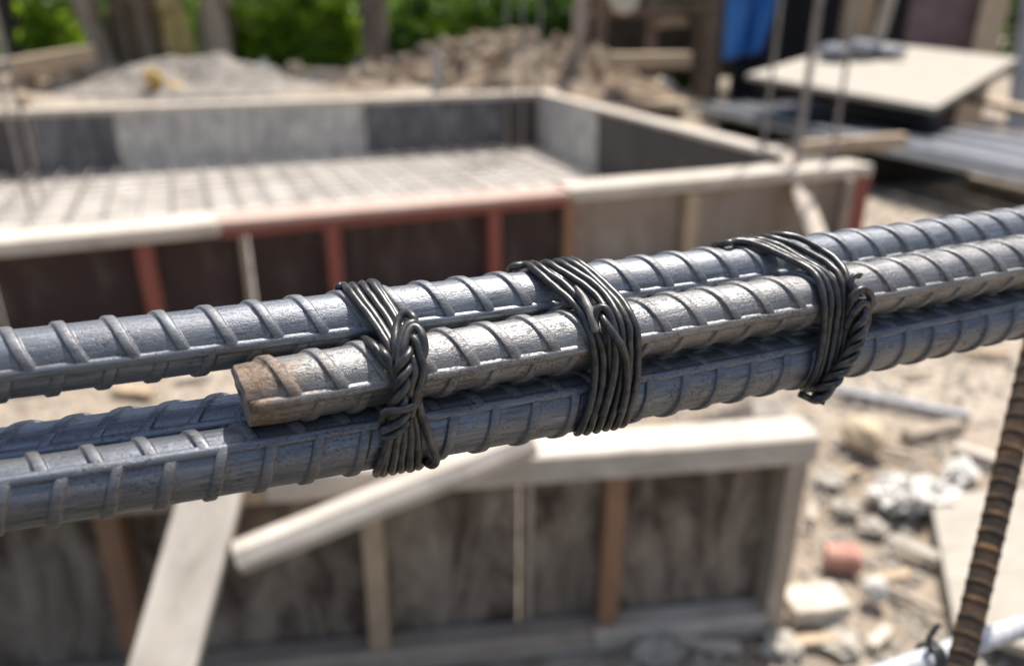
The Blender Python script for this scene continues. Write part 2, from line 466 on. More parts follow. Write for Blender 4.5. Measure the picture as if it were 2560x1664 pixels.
# reinforcement mat on the pit floor: one thing, each bar a part
mat_root = thing('reinforcement_mat', pit(-2, 2, FLOOR_Z), 'grid of thin steel bars laid over the pale floor inside the formwork pit', 'rebar mat')
v = .35
while v < fv - .05:
    ru = iu + (fu - iu) * (v - iv) / (fv - iv)
    Vv, Ff = tube([pit(LEFT_U + .1, v + rng.uniform(-.02, .02), FLOOR_Z + .050), pit(ru - .06, v + rng.uniform(-.02, .02), FLOOR_Z + .050)], .006, 8)
    centred('mat_bar', Vv, Ff, M_STARTER, mat_root, True); v += .2
u = LEFT_U + .15
while u < iu - .05:
    Vv, Ff = tube([pit(u + rng.uniform(-.025, .025), .2, FLOOR_Z + .064), pit(u + rng.uniform(-.025, .025), fv - .05, FLOOR_Z + .064)], .009, 8)
    centred('mat_bar', Vv, Ff, M_STARTER, mat_root, True); u += .2

# ---- the pit formwork
pf = thing('pit_formwork', pit(-2, 0, 0), 'large board formwork round the sunken pit, red painted rail on its near side', 'formwork')
def px_u(tx, ty):                              # where a photograph column meets the near wall
    return uv_of(G(tx, ty, ZT))[0]
def near_y(tx): return 605 + (414 - 605) * tx / 2184.0
def wall_panels(edges, v0, mats, z0, z1, th=.018):
    for (a, b), mt in zip(zip(edges[:-1], edges[1:]), mats):
        beam('panel', pit(a + .003, v0, (z0 + z1) / 2), pit(b - .003, v0, (z0 + z1) / 2), th, z1 - z0, mt, pf, jit=.001)
ue = [LEFT_U, px_u(-60, near_y(-60)), px_u(615, near_y(615)), px_u(1240, near_y(1240)), px_u(1440, near_y(1440)), px_u(1750, near_y(1750)), -.02]
wall_panels(ue, .075, [M_FILM, M_FILM, M_FILM, M_FILM, M_PLY_TAN, M_PLY_TAN], .01, ZT - .05)
# rails on top (a pale one, a red one, a tan one, laid end to end) and their edge boards
def rail(tx0, tx1, mt, w=.17, h=.045, dz=0.0, name='top_rail', dv=0.0):
    a, b = px_u(tx0, near_y(tx0)), px_u(tx1, near_y(tx1))
    beam(name, pit(a + .002, w / 2 + dv, ZT - h / 2 + dz), pit(b - .002, w / 2 + dv, ZT - h / 2 + dz), w, h, mt, pf)
rail(-700, 545, M_WOOD_PALE)
rail(545, 1430, M_WOOD_PINK, .17, .02, 0.0)
rail(545, 1430, M_WOOD_RED, .05, .032, -.0205, 'edge_rail')
rail(1430, 1985, M_WOOD_PALE, .16, .05, .012)
rail(1985, 2184, M_WOOD_PALE, .16, .05, .004)
def stud(tx, mt, w=.05, d=.04, v0=.03, z0=0.0):
    a = px_u(tx, near_y(tx))
    beam('stud', pit(a, v0, z0), pit(a, v0, ZT - .052), d, w, mt, pf, up=U)
for tx, mt, w in ((-160, M_WOOD_RED, .05), (350, M_WOOD_RED, .055), (600, M_WOOD_GREY, .018), (830, M_WOOD_RED, .05), (1240, M_WOOD_RED, .05),
                  (1432, M_WOOD_ORANGE, .05), (1745, M_WOOD_TAN, .07), (2165, M_WOOD_RED, .12)):
    stud(tx, mt, w)
beam('bottom_rail', pit(LEFT_U, .03, .03), pit(-.01, .03, .03), .05, .05, M_WOOD_GREY, pf)
# far wall
uf = [LEFT_U, uv_of(G(70, 275, ZT))[0], uv_of(G(283, 268, ZT))[0], uv_of(G(600, 258, ZT))[0], uv_of(G(912, 249, ZT))[0], uv_of(G(1265, 236, ZT))[0], fu + .02]
wall_panels(uf, fv + .012, [M_PLY_DARK, M_PLY_DGREY, M_PLY_GREY, M_PLY_GREY, M_PLY_DGREY, M_PLY_DARK], FLOOR_Z - .05, ZT - .03)
for a, b, mt in ((LEFT_U, uf[2] + .3, M_WOOD), (uf[2] + .3, uf[4] - .2, M_WOOD_PALE), (uf[4] - .2, fu + .25, M_WOOD)):
    beam('top_rail', pit(a + .003, fv + .09, ZT - .02), pit(b - .003, fv + .09, ZT - .02), .2, .05, mt, pf)
# right wall (slightly out of square)
def rw(t, off=0.0, z=0.0):
    p = pit(iu + (fu - iu) * t, iv + (fv - iv) * t, z)
    dd = (pit(fu, fv) - pit(iu, iv)).normalized()
    return p + Vector((dd.y, -dd.x, 0)) * off
for a, b, mt in ((-.05, .36, M_PLY_DARK), (.36, .62, M_PLY_DARK), (.62, .66, M_PLY_GREY), (.66, .985, M_PLY_GREY)):
    beam('panel', rw(a, .012, .135), rw(b - .002, .012, .135), .018, .48, mt, pf, jit=.001)
for a, b, mt in ((-.03, .45, M_WOOD_PALE), (.45, 1.0, M_WOOD)):
    beam('top_rail', rw(a, .07, ZT - .022), rw(b - .002, .07, ZT - .022), .13, .05, mt, pf)
for t in (.12, .3, .48, .66, .84):
    beam('stud', rw(t, .05, 0), rw(t, .05, ZT - .06), .05, .05, M_WOOD_TAN, pf, up=U)
# braces of the near corner
b0 = G(1972, 392, ZT + .01); b1 = at(2085, 620, 2.55)
beam('brace', b0 + Vector((-.02, -.06, .0)), Vector((b1.x + .12, 2.62, .02)), .12, .03, M_WOOD, pf, up=(.6, -.5, .6))
beam('waler', at(1990, 372, 3.75), at(2260, 352, 3.95), .05, .07, M_WOOD_TAN, pf)
for tx in (2105,):
    p = G(tx, 430, ZT - .02)
    beam('stake', Vector((p.x + .02, p.y - .05, 0)), Vector((p.x + .02, p.y - .05, ZT - .04)), .035, .035, M_WOOD_GREY, pf)

# ---- the nearer formwork below the bars
Q0 = G(1280, 1147, ZT); Q1 = G(2049, 1093, ZT)
A = (Q1 - Q0).normalized(); B_ = Vector((-A.y, A.x, 0))
def nf(a, b, z): return Vector((Q0.x, Q0.y, 0)) + A * a + B_ * b + Vector((0, 0, z))
def na(tx, ty=1140, z=ZT):
    p = G(tx, ty, z); return (p - Vector((Q0.x, Q0.y, z))).dot(A)
END = (Q1 - Q0).length
lf = thing('beam_formwork', nf(-.3, 0, 0), 'nearer framed formwork with worn dark boards and pale top rail, below the tied bars', 'formwork')
LB = -1.35
beam('top_rail', nf(-.36, .034, ZT - .022), nf(END, .034, ZT - .022), .072, .05, M_WOOD_PALE, lf)
beam('top_rail', nf(LB, .034, ZT - .024), nf(-.363, .034, ZT - .024), .072, .05, M_WOOD_TAN, lf)
pe = [LB, -.62, .02, END - .03]
for (a, b), mt in zip(zip(pe[:-1], pe[1:]), (M_FILM_WORN, M_FILM_WORN, M_FILM_WORN)):
    beam('panel', nf(a + .002, .065, (ZT - .05) / 2 + .01), nf(b - .002, .065, (ZT - .05) / 2 + .01), .016, ZT - .06, mt, lf, jit=.001)
beam('bottom_rail', nf(LB, .03, .022), nf(.14, .03, .022), .05, .045, M_WOOD_GREY, lf)
beam('bottom_rail', nf(.143, .03, .022), nf(END, .03, .022), .05, .045, M_WOOD, lf)
def lstud(tx, ty, z, w, d, mt, name='stud', b=.03):
    a = na(tx, ty, z)
    beam(name, nf(a, b, .046), nf(a, b, ZT - .05), d, w, mt, lf, up=A)
lstud(1528, 1400, .18, .034, .03, M_WOOD_ORANGE)
lstud(940, 1430, .18, .034, .03, M_WOOD_TAN)
lstud(365, 1400, .18, .034, .03, M_WOOD_ORANGE)
lstud(1333, 1400, .2, .012, .006, M_WOOD_GREY, 'batten', .052)
lstud(-120, 1400, .18, .034, .03, M_WOOD_TAN)
beam('end_post', nf(END - .022, .03, .0), nf(END - .022, .03, ZT - .05), .05, .036, M_WOOD_GREY, lf, up=A)
b2 = G(1990, 1052, ZT - .01); beam('back_brace', b2 + Vector((-.03, .05, 0)), Vector((b2.x - .12, b2.y + .42, .12)), .06, .03, M_WOOD_PALE, lf)
# leaning board and square timber in front of it (each loose, each a thing)
pt_ = G(553, 1150, .425); pb = G(205, 2400, -.005)
tag(beam('leaning_board', pb, pt_, .084, .022, M_WOOD_PALE, None, up=(.12, -.7, .72), jit=.001),
    'wide pale sunlit board leaning on the nearer formwork, running out of the bottom edge', 'board')
dB = ray(598, 1392); e0 = Vector(CAM + dB * (.86 / dB[1])); e1 = G(1330, 1098, .435)
tag(beam('timber_prop', e0, e1, .048, .046, M_WOOD_PALE, None, up=(-.1, -.3, .95), c=.014, jit=.001),
    'pale square timber slanting up to the right from beside the leaning board', 'timber')

# ================================================================ THE TIED BARS
D = 0.016; RB = D / 2
VPX = 7512.0
def dia(x, k=1.0): return 172.0 * k * (VPX - x) / VPX
def zof(x, k): return F * D / dia(x, k)
BAR_PX = {                                    # centre lines: column, row, and nearness
    'A': ([(0, 908), (430, 863), (860, 815), (1160, 766), (1560, 716), (1740, 689), (2560, 578)], 1.0),
    'B': ([(620, 987), (1160, 896), (1560, 825), (1740, 796), (2560, 652)], 1.062),
    'C': ([(0, 1232), (589, 1154), (936, 1098), (1280, 1037), (1560, 972), (2100, 872), (2560, 780)], 1.04),
    'D': ([(0, 1150), (589, 1063), (1560, 905), (2560, 742)], .955),
}
W3 = {k: np.array([atz(x, y, zof(x, kk)) for x, y in pts]) for k, (pts, kk) in BAR_PX.items()}
dA = W3['A'][-1] - W3['A'][0]; dB_ = W3['B'][-1] - W3['B'][0]; dC = W3['C'][-1] - W3['C'][0]
DX = dA / np.linalg.norm(dA) + dB_ / np.linalg.norm(dB_) + dC / np.linalg.norm(dC); DX /= np.linalg.norm(DX)
ORG = atz(1280, 860, zof(1280, 1.03))
view = ORG - CAM; view /= np.linalg.norm(view)
NY = view - DX * (view @ DX); NY /= np.linalg.norm(NY)        # away from the eye
MZ = np.cross(DX, NY)                                          # up across the bars
def loc3(P): q = P - ORG; return q @ DX, q @ NY, q @ MZ
FIT = {}
for k, P in W3.items():
    L3 = np.array([loc3(p) for p in P])
    py = np.polyfit(L3[:, 0], L3[:, 1], 1); pz = np.polyfit(L3[:, 0], L3[:, 2], 2)
    FIT[k] = (py, pz, L3[0, 0], L3[-1, 0])
def cen(k, s):
    """centre of bar k at s, in (NY, MZ); straight beyond what the photograph shows"""
    py, pz, s0, s1 = FIT[k]
    sc = np.clip(s, min(s0, -.1), s1)
    dz = 2 * pz[0] * sc + pz[1]
    return np.polyval(py, s), np.polyval(pz, sc) + dz * (s - sc)
def W(s, y, z): return ORG + DX * s + NY * y + MZ * z
print('bar spacing mm at s=-.08,0,.08:', [[round(1000 * math.dist(cen(a, s), cen(b, s)), 1) for a, b in (('A', 'B'), ('B', 'C'), ('C', 'D'), ('A', 'D'), ('B', 'D'))] for s in (-.08, 0, .08)])

RIB_H, RIB_W = .00082, .0018
def rib_mesh(name, phi0, phi1, lean, mat, seed):
    """one slanting rib, swept part of the way round the bar: flat crest, soft flanks"""
    r = random.Random(seed)
    prof = [(-1.12, -.08), (-.95, .03), (-.85, .15), (-.74, .60), (-.64, .90), (-.50, 1.0), (0, 1.02), (.50, 1.0), (.64, .90), (.74, .60), (.85, .15), (.95, .03), (1.12, -.08)]
    n = 26; V, Fc = [], []
    for i in range(n + 1):
        t = i / n; ph = phi0 + (phi1 - phi0) * t
        mid = (phi0 + phi1) / 2
        e = 1.0
        hh = RIB_H * (.55 + .45 * e) * (1 + .10 * math.sin(7 * t + seed) + r.uniform(-.05, .05))
        ww = RIB_W * (1 + .06 * math.sin(5 * t + 2 * seed))
        for (w, h) in prof:
            x = lean * (ph - mid) + w * ww + r.uniform(-1, 1) * .00005
            rad = RB + h * hh + (r.uniform(-1, 1) * .00003)
            V.append((x, -math.cos(ph) * rad, math.sin(ph) * rad))
    m = len(prof)
    for i in range(n):
        for j in range(m - 1):
            a = i * m + j; Fc.append((a, a + 1, a + m + 1, a + m))
    me = mesh_from(name, V, Fc, mat, True)
    return me

def make_bar(key, s0, s1, phiL, lean_up, lean_dn, spacing, off, label, matf, group=None, cut=False):
    orig = s0 if cut else 0.0
    y0, z0 = cen(key, orig)
    Mx = Matrix(((DX[0], NY[0], MZ[0], 0), (DX[1], NY[1], MZ[1], 0), (DX[2], NY[2], MZ[2], 0), (0, 0, 0, 1)))
    Mx.translation = Vector(W(orig, y0, z0))
    root = thing('reinforcing_bar', None, label, 'rebar', group, Mx)
    mat = matf(root); rmat = matf(root, True)
    def lc(s):
        y, z = cen(key, s); return s - orig, y - y0, z - z0
    # shaft
    ns = int((s1 - s0) / .0025); seg = 72
    rs = np.random.RandomState(hash(key) % 1000 if False else ord(key))
    V, Fc = [], []
    for i in range(ns + 1):
        s = s0 + (s1 - s0) * i / ns
        cx, cy, cz = lc(s)
        for k in range(seg):
            ph = 2 * math.pi * k / seg
            q = Vector((s * 60, math.cos(ph) * 2.2 + ord(key), math.sin(ph) * 2.2))
            rr = RB * (1 + .010 * mnoise.noise(q) + .004 * mnoise.noise(q * 4))
            dx = 0.0
            if cut and i < 14:                # sheared, slightly burred end facing the eye
                f = 1 - i / 14.0
                dx = f * (.0014 * math.cos(ph + .7) + .0004 * mnoise.noise(Vector((ph * 2.5, 1.3, 0))))
                rr *= 1 - .05 * f ** 6 + .02 * f * mnoise.noise(Vector((math.cos(ph) * 3, math.sin(ph) * 3, i * .35))) + .022 * f * mnoise.noise(Vector((math.cos(ph) * 8, math.sin(ph) * 8, i * .8)))
            V.append((cx + dx, cy - math.cos(ph) * rr, cz + math.sin(ph) * rr))
    for i in range(ns):
        for k in range(seg):
            a = i * seg + k; b = i * seg + (k + 1) % seg
            Fc.append((a, b, b + seg, a + seg))
    Fc.append(tuple(range(ns * seg, ns * seg + seg)))
    if not cut: Fc.append(tuple(reversed(range(seg))))
    sh = link('shaft', mesh_from('shaft', V, Fc, mat, True), Mx, root)
    if cut:                                   # the sawn face, a part of its own look
        ring = [Vector(V[k]) for k in range(seg)]
        c = sum(ring, Vector()) / seg
        V2, F2 = [], []
        rings = [1.0, .97, .9, .7, .45, .2]
        for j, f in enumerate(rings):
            for k in range(seg):
                p = c + (ring[k] - c) * f
                nz = mnoise.noise(Vector((p.y * 420, p.z * 420, 5)))
                p = p + Vector((-.0003 * (j > 0) + (.00035 * nz if j > 0 else .0), 0, 0))
                V2.append(p)
        for j in range(len(rings) - 1):
            for k in range(seg):
                a = j * seg + k; b = j * seg + (k + 1) % seg
                F2.append((a, a + seg, b + seg, b))
        F2.append(tuple(range((len(rings) - 1) * seg, len(rings) * seg)))
        fc = link('sawn_end', mesh_from('sawn_end', V2, F2, M_CUT, True), Mx, root)
        fc['label'] = 'dull brown sawn end face'
    # the two lengthwise ribs
    for side, pc in ((0, phiL), (1, phiL + math.pi)):
        V, Fc = [], []
        hw = .165; prof = [(-1.25, -.15), (-1.02, .35), (-.8, .92), (0, 1.0), (.8, .92), (1.02, .35), (1.25, -.15)]
        na_ = int((s1 - s0) / .0025)
        for i in range(na_ + 1):
            s = s0 + .0006 * cut + (s1 - s0 - .0006 * cut) * i / na_
            cx, cy, cz = lc(s)
            wv = 1 + .12 * mnoise.noise(Vector((s * 130, side * 9 + ord(key), 0))); hv = 1 + .1 * mnoise.noise(Vector((s * 90, 4 + side, ord(key))))
            for (w, h) in prof:
                ph = pc + hw * wv * w
                rad = RB + .00092 * h * hv
                dx = .0014 * math.cos(ph + .7) * max(0, 1 - i / 14.0) if cut else 0
                V.append((cx + dx, cy - math.cos(ph) * rad, cz + math.sin(ph) * rad))
        m = len(prof)
        for i in range(na_):
            for j in range(m - 1):
                a = i * m + j; Fc.append((a, a + m, a + m + 1, a + 1))
        Fc.append(tuple(range(m)))
        link('lengthwise_rib', mesh_from('lengthwise_rib', [tuple(v) for v in V], [tuple(reversed(f)) for f in Fc], mat, True), Mx, root)
    # slanting ribs
    for lean, a, b, sh_ in ((lean_up, phiL + .05, phiL + math.pi - .05, 0.0), (lean_dn, phiL - math.pi + .05, phiL - .05, .5)):
        meshes = [rib_mesh('rib', a, b, lean, rmat, q * 3 + ord(key)) for q in range(4)]
        i = 0; s = s0 + off + sh_ * spacing
        s = s0 + ((off - s0 + sh_ * spacing) % spacing)
        while s < s1 - .004:
            ok = not cut or s - abs(lean) * 1.4 > s0 - .0022
            if ok:
                y, z = cen(key, s); y2, z2 = cen(key, s + .005)
                x_ = Vector((.005, y2 - y, z2 - z)).normalized(); zz = Vector((0, 0, 1)); yy = zz.cross(x_).normalized(); zz = x_.cross(yy)
                Ml = Matrix((x_, yy, zz)).transposed().to_4x4(); Ml.translation = Vector((s - orig, y - y0, z - z0))
                link('rib', meshes[(i * 7 + ord(key)) % 4], Mx @ Ml, root)
            i += 1; s += spacing
    return root

EX0, EX1 = -.42, .62
def s_at(key, tx):                            # where a bar crosses a photograph column
    lo, hi = -.3, .4
    for _ in range(40):
        mid = (lo + hi) / 2
        if project(W(mid, *cen(key, mid)))[0] < tx: lo = mid
        else: hi = mid
    return (lo + hi) / 2
SP_A = .01085
def bar_steel(nm, tint, **kw):
    def make(root, crest=False):
        k = dict(kw)
        if crest:
            k['rough'] = k.get('rough', .36) + .06; k['metal'] = .68
            return steel(nm + ', worn crests', root, .30, tint=tuple(x * .94 for x in tint), **k)
        return steel(nm, root, 0.0, tint=tint, **k)
    return make
GB = 'ribbed bars of the tied bundle'
LEAN = -.0035
make_bar('A', EX0, EX1, R(-23), LEAN, .0036, SP_A, s_at('A', 352) + LEAN * 1.5, 'ribbed blue grey steel bar running highest and farthest back of the tied bundle',
         bar_steel('rolled steel', (.19, .203, .224), rough=.43), GB)
make_bar('B', s_at('B', 606), EX1, R(-22), LEAN, .0036, SP_A, s_at('B', 1268) + LEAN * 1.5, 'ribbed steel bar with the rusty brown sawn end, in the middle of the bundle',
         bar_steel('rolled steel rusting at the cut', (.225, .226, .23), rough=.43, rust_x=0.0, pit=.7), GB, True)
make_bar('C', EX0, EX1, R(26), -.0036, .0026, .01108, s_at('C', 205), 'dark blue grey ribbed bar lowest and frontmost in the tied bundle',
         bar_steel('blue grey rolled steel', (.155, .168, .192), rust=.6, pit=.6, metal=.72, rough=.41), GB)
make_bar('D', EX0, EX1, R(8), .0045, -.0036, .01108, s_at('D', 330), 'ribbed bar mostly hidden behind the lowest bar, seen left of the sawn end',
         bar_steel('rolled steel lightened for sky', (.27, .295, .34), rust=.4, pit=.5), GB)  # tint raised to stand in for sky reflection on this shadowed bar

# ---------------------------------------------------------------- wire ties
WR = .00107
class Tie:
    def __init__(self, tx):
        self.s0 = s_at('B', tx)
        self.c = [cen(k, self.s0) for k in 'ABCD']
    def hull(self, extra):
        rad = RB + .0009 + WR + extra
        ang = np.linspace(0, 2 * np.pi, 120, endpoint=False)
        P = np.concatenate([np.stack([c[0] + rad * np.cos(ang), c[1] + rad * np.sin(ang)], 1) for c in self.c])
        pts = sorted(map(tuple, P))
        def half(ps):
            h = []
            for p in ps:
                while len(h) > 1 and (h[-1][0]-h[-2][0])*(p[1]-h[-2][1]) - (h[-1][1]-h[-2][1])*(p[0]-h[-2][0]) <= 0: h.pop()
                h.append(p)
            return h
        lo = half(pts); up = half(pts[::-1])
        H = np.array(lo[:-1] + up[:-1])        # counter-clockwise in (NY, MZ)
        H2 = np.vstack([H, H[:1]]); L = np.r_[0, np.cumsum(np.linalg.norm(np.diff(H2, axis=0), axis=1))]
        t = np.linspace(0, L[-1], 321)[:-1]
        return np.stack([np.interp(t, L, H2[:, 0]), np.interp(t, L, H2[:, 1])], 1)
    def chains(self, extra=0.0):
        H = self.hull(extra)
        # silhouette rows as the eye sees them
        ys = np.array([project(W(self.s0, *h))[1] for h in H])
        it, ib = ys.argmin(), ys.argmax()
        n = len(H)
        a = [H[(it + k) % n] for k in range((ib - it) % n + 1)]
        b = [H[(ib + k) % n] for k in range((it - ib) % n + 1)]
        a, b = np.array(a), np.array(b)
        if a[:, 0].mean() < b[:, 0].mean(): return a, b       # front (nearer: small NY), back from bottom to top
        return b[::-1], a[::-1]
    def solve(self, h, tx):
        s = np.full(len(h), self.s0)
        for _ in range(6):
            P = ORG + np.outer(s, DX) + np.outer(h[:, 0], NY) + np.outer(h[:, 1], MZ)
            px, _ = project(P); P2 = P + DX * 1e-4; px2, _ = project(P2)
            s = s + (tx - px) / (px2 - px) * 1e-4
        P = ORG + np.outer(s, DX) + np.outer(h[:, 0], NY) + np.outer(h[:, 1], MZ)
        return s, P, project(P)[1]
    def point(self, tx, ty, extra=0.0, ch=None):
        h = ch if ch is not None else self.chains(extra)[0]
        s, P, py = self.solve(h, tx)
        py = np.maximum.accumulate(py)
        f = np.interp(ty, py, np.arange(len(h)))
        i = min(int(f), len(h) - 2); t = f - i
        return P[i] * (1 - t) + P[i + 1] * t, s[i] * (1 - t) + s[i + 1] * t
    def front(self, px, extra=0.0, k=7):
        ch = self.chains(extra)[0]
        return [self.point(x, y, extra, ch) for x, y in catmull(px, k)]
    def loop(self, px, extra=0.0, shift=0.0):
        """a closed turn of wire: traced over the front, then round the back of the bundle"""
        fr = self.front(px, extra)
        back = self.chains(extra)[1]
        sa, sb = fr[-1][1] + shift, fr[0][1]
        m = 26
        idx = np.linspace(len(back) * .14, len(back) - 1, m)
        pts = []
        for q, i in enumerate(idx[:-1]):
            t = q / (m - 1); i0 = int(i); f = i - i0
            h = back[i0] * (1 - f) + back[min(i0 + 1, len(back) - 1)] * f
            tt = t * t * (3 - 2 * t)
            pts.append(W(sa + (sb - sa) * tt, h[0], h[1]))
        pts += [p for p, _ in fr]
        nb = len(back) // 4
        pts += [W(fr[-1][1] + .0004 * q, back[q][0] - .0, back[q][1] + .00025 * q) for q in range(3, nb, 3)]
        return smooth(pts, 2)
    def free(self, px, k=7):
        """an open piece: column, row, lift off the bundle"""
        q = catmull(px, k)
        return smooth([self.point(x, y, e)[0] for x, y, e in q], 2)
def smooth(pts, n=2):
    P = np.array([tuple(p) for p in pts], float)
    for _ in range(n):
        Q = P.copy(); Q[1:-1] = (P[:-2] + 2 * P[1:-1] + P[2:]) / 4; P = Q
    return P
def wire_obj(name, path, root, r=WR, mat=None, taper=None):
    path = np.asarray(path)
    L = np.r_[0, np.cumsum(np.linalg.norm(np.diff(path, axis=0), axis=1))]
    n = max(8, int(L[-1] / .0006)); t = np.linspace(0, L[-1], n)
    P = np.stack([np.interp(t, L, path[:, i]) for i in range(3)], 1)
    P = smooth(P, 3)
    sd = rng.uniform(0, 50)
    P += np.array([[mnoise.noise(Vector((q * 260, sd, j * 7.0))) for j in range(3)] for q in t]) * .00018
    rs = None; fl = None
    if taper is not None:
        k = np.clip((L[-1] - t) / .006, 0, 1); rs = r * (.55 + .45 * k) ; fl = .45 + .55 * k; rs = r * (1 + .35 * (1 - k))
    V, Fc = tube(P, r, 14, True, rs, 0, fl)
    o = link(name, mesh_from(name, V, Fc, mat or M_WIRE, True), None, root)
    # parent frame
    o.matrix_basis = WM[root.name].inverted()
    return o
def braid(tie, spine_px, root, n=3, hr=.00135, pitch=.0125, phase=0.0, r=WR, name='twisted_strand'):
    S = tie.free(spine_px, 10)
    L = np.r_[0, np.cumsum(np.linalg.norm(np.diff(S, axis=0), axis=1))]
    t = np.linspace(0, L[-1], 120)
    S = np.stack([np.interp(t, L, S[:, i]) for i in range(3)], 1); S = smooth(S, 4)
    T = np.gradient(S, axis=0); T /= np.linalg.norm(T, axis=1)[:, None]
    u = np.cross(T[0], NY); u /= np.linalg.norm(u)
    out = []
    for i in range(len(S)):
        u = u - T[i] * (u @ T[i]); u /= np.linalg.norm(u); v = np.cross(T[i], u)
        out.append((S[i], u.copy(), v))
    for q in range(n):
        path = []
        for i, (p, u_, v_) in enumerate(out):
            a = phase + 2 * math.pi * (q / n) + 2 * math.pi * t[i] / pitch + .25 * math.sin(t[i] * 500 + q)
            h = hr * (1 + .12 * math.sin(t[i] * 700 + 2 * q))
            path.append(p + h * (math.cos(a) * u_ + math.sin(a) * v_))
        wire_obj(name, path, root, r)

def tie_root(tie, label):
    h = min(tie.chains()[0], key=lambda q: q[1])
    return thing('wire_tie', W(tie.s0, h[0], h[1]), label, 'wire tie', 'wire ties round the bar bundle')

# --- first tie, by the sawn end
t1 = Tie(985)
r1 = tie_root(t1, 'black wire tie next to the rusty sawn end, with a thick braided knot')
for i, px in enumerate((
    [(846, 716), (862, 714), (893, 752), (935, 805), (962, 848), (984, 885), (994, 940), (990, 1010), (982, 1080), (966, 1140), (953, 1190)],
    [(882, 712), (905, 745), (942, 795), (973, 845), (988, 895), (1000, 960), (1003, 1040), (992, 1110), (977, 1186)],
    [(904, 706), (927, 740), (965, 790), (988, 835), (1000, 890), (1010, 970), (1014, 1050), (1008, 1120), (999, 1184)],
    [(928, 702), (950, 736), (985, 787), (1003, 835), (1014, 900), (1020, 980), (1027, 1060), (1027, 1120), (1022, 1180)],
    [(934, 700), (962, 742), (998, 800), (1018, 860), (1028, 930), (1032, 1000), (1040, 1060), (1046, 1120), (1044, 1176)])):
    wire_obj('wire_loop', t1.loop(px, .0003 * (i % 2), -.0012), r1)
wire_obj('wire_strand', t1.free([(893, 862, -.011), (906, 846, -.006), (928, 858, .000), (955, 893, .0004), (980, 930, .0006), (996, 985, .0008), (992, 1050, .0006), (972, 1105, .0004), (950, 1160, .0002), (940, 1184, -.001)]), r1)
wire_obj('wire_strand', t1.free([(948, 862, -.004), (956, 880, .0012), (975, 905, .0012), (990, 940, .0012), (1000, 990, .001)]), r1)
wire_obj('loose_loop', t1.free([(1034, 955, .0010), (1044, 1000, .0012), (1056, 1045, .0010), (1072, 1090, .0009), (1086, 1130, .0012), (1091, 1152, .0018), (1083, 1163, .0016), (1071, 1158, .0002), (1066, 1150, -.003)]), r1)
braid(t1, [(1016, 838, .0026), (1012, 872, .0029), (1008, 910, .0030), (1004, 950, .0030), (1000, 985, .0028), (992, 1020, .0022), (984, 1042, .0014)], r1, 3, .00135, .0130, .6)
wire_obj('hook', t1.free([(990, 905, .0015), (989, 860, .002), (990, 820, .0026), (1001, 790, .0034), (1016, 782, .0040), (1034, 792, .0044), (1040, 804, .0040), (1034, 812, .003)]), r1)
wire_obj('hook', t1.free([(998, 920, .003), (998, 870, .0036), (1006, 830, .0044), (1024, 808, .0050), (1040, 806, .0048), (1046, 814, .004)]), r1)
wire_obj('hook', t1.free([(1006, 900, .0036), (1012, 850, .0044), (1026, 818, .0050), (1044, 818, .0050), (1058, 842, .0046), (1062, 872, .0038), (1056, 892, .003), (1044, 900, .002)]), r1)
wire_obj('wire_strand', t1.free([(1030, 842, .0042), (1042, 852, .0044), (1046, 870, .0040), (1054, 900, .0034), (1060, 930, .0032), (1052, 962, .0030), (1040, 985, .0028), (1034, 1010, .0024), (1028, 1040, .0012)]), r1)
wire_obj('wire_strand', t1.free([(1030, 890, .0030), (1036, 920, .0032), (1034, 945, .0032), (1026, 965, .0030), (1024, 990, .0026)]), r1)
wire_obj('wrap', t1.free([(1046, 985, .0012), (1042, 1008, .0026), (1022, 1019, .0038), (992, 1026, .0040), (966, 1030, .0034), (955, 1042, .0022), (958, 1054, .0012)]), r1)
wire_obj('tail', t1.free([(1022, 1028, .0020), (1008, 1046, .0030), (985, 1062, .0034), (964, 1073, .0030), (950, 1078, .0028)]), r1, taper=1)
wire_obj('tail', t1.free([(1018, 1050, .0016), (1004, 1072, .0026), (985, 1086, .0030), (966, 1090, .0028), (952, 1088, .0024)]), r1, taper=1)

# --- second tie, in the middle
t2 = Tie(1500)
r2 = tie_root(t2, 'wide black wire tie in the middle of the bundle, without a braided knot')
for i, px in enumerate((
    [(1283, 662), (1300, 654), (1330, 668), (1380, 712), (1430, 755), (1462, 795), (1478, 840), (1487, 900), (1486, 960), (1474, 1020), (1448, 1082)],
    [(1332, 655), (1368, 681), (1418, 716), (1455, 760), (1482, 812), (1503, 860), (1509, 930), (1498, 1000), (1471, 1080)],
    [(1362, 652), (1408, 680), (1458, 711), (1500, 752), (1526, 802), (1524, 880), (1529, 950), (1517, 1010), (1494, 1077)],
    [(1392, 650), (1440, 680), (1490, 713), (1528, 758), (1552, 810), (1556, 870), (1551, 950), (1539, 1010), (1517, 1073)],
    [(1412, 648), (1456, 672), (1510, 722), (1548, 765), (1571, 815), (1574, 880), (1569, 960), (1558, 1020), (1539, 1068)],
    [(1427, 645), (1482, 681), (1540, 736), (1574, 780), (1592, 830), (1595, 900), (1588, 970), (1574, 1022), (1559, 1062)])):
    wire_obj('wire_loop', t2.loop(px, .0003 * ((i * 2) % 3) / 2, -.0010), r2)
wire_obj('folded_tail', t2.free([(1489, 830, .0008), (1487, 795, .0022), (1493, 772, .0034), (1508, 766, .0038), (1522, 782, .0036), (1534, 815, .0026), (1540, 860, .0020), (1538, 920, .0018), (1524, 985, .0018), (1506, 1040, .0014)]), r2)
wire_obj('tail', t2.free([(1502, 785, .0022), (1514, 808, .0034), (1533, 835, .0038), (1550, 858, .0040), (1562, 888, .0034), (1568, 930, .0024), (1564, 985, .002), (1552, 1030, .0014)]), r2)
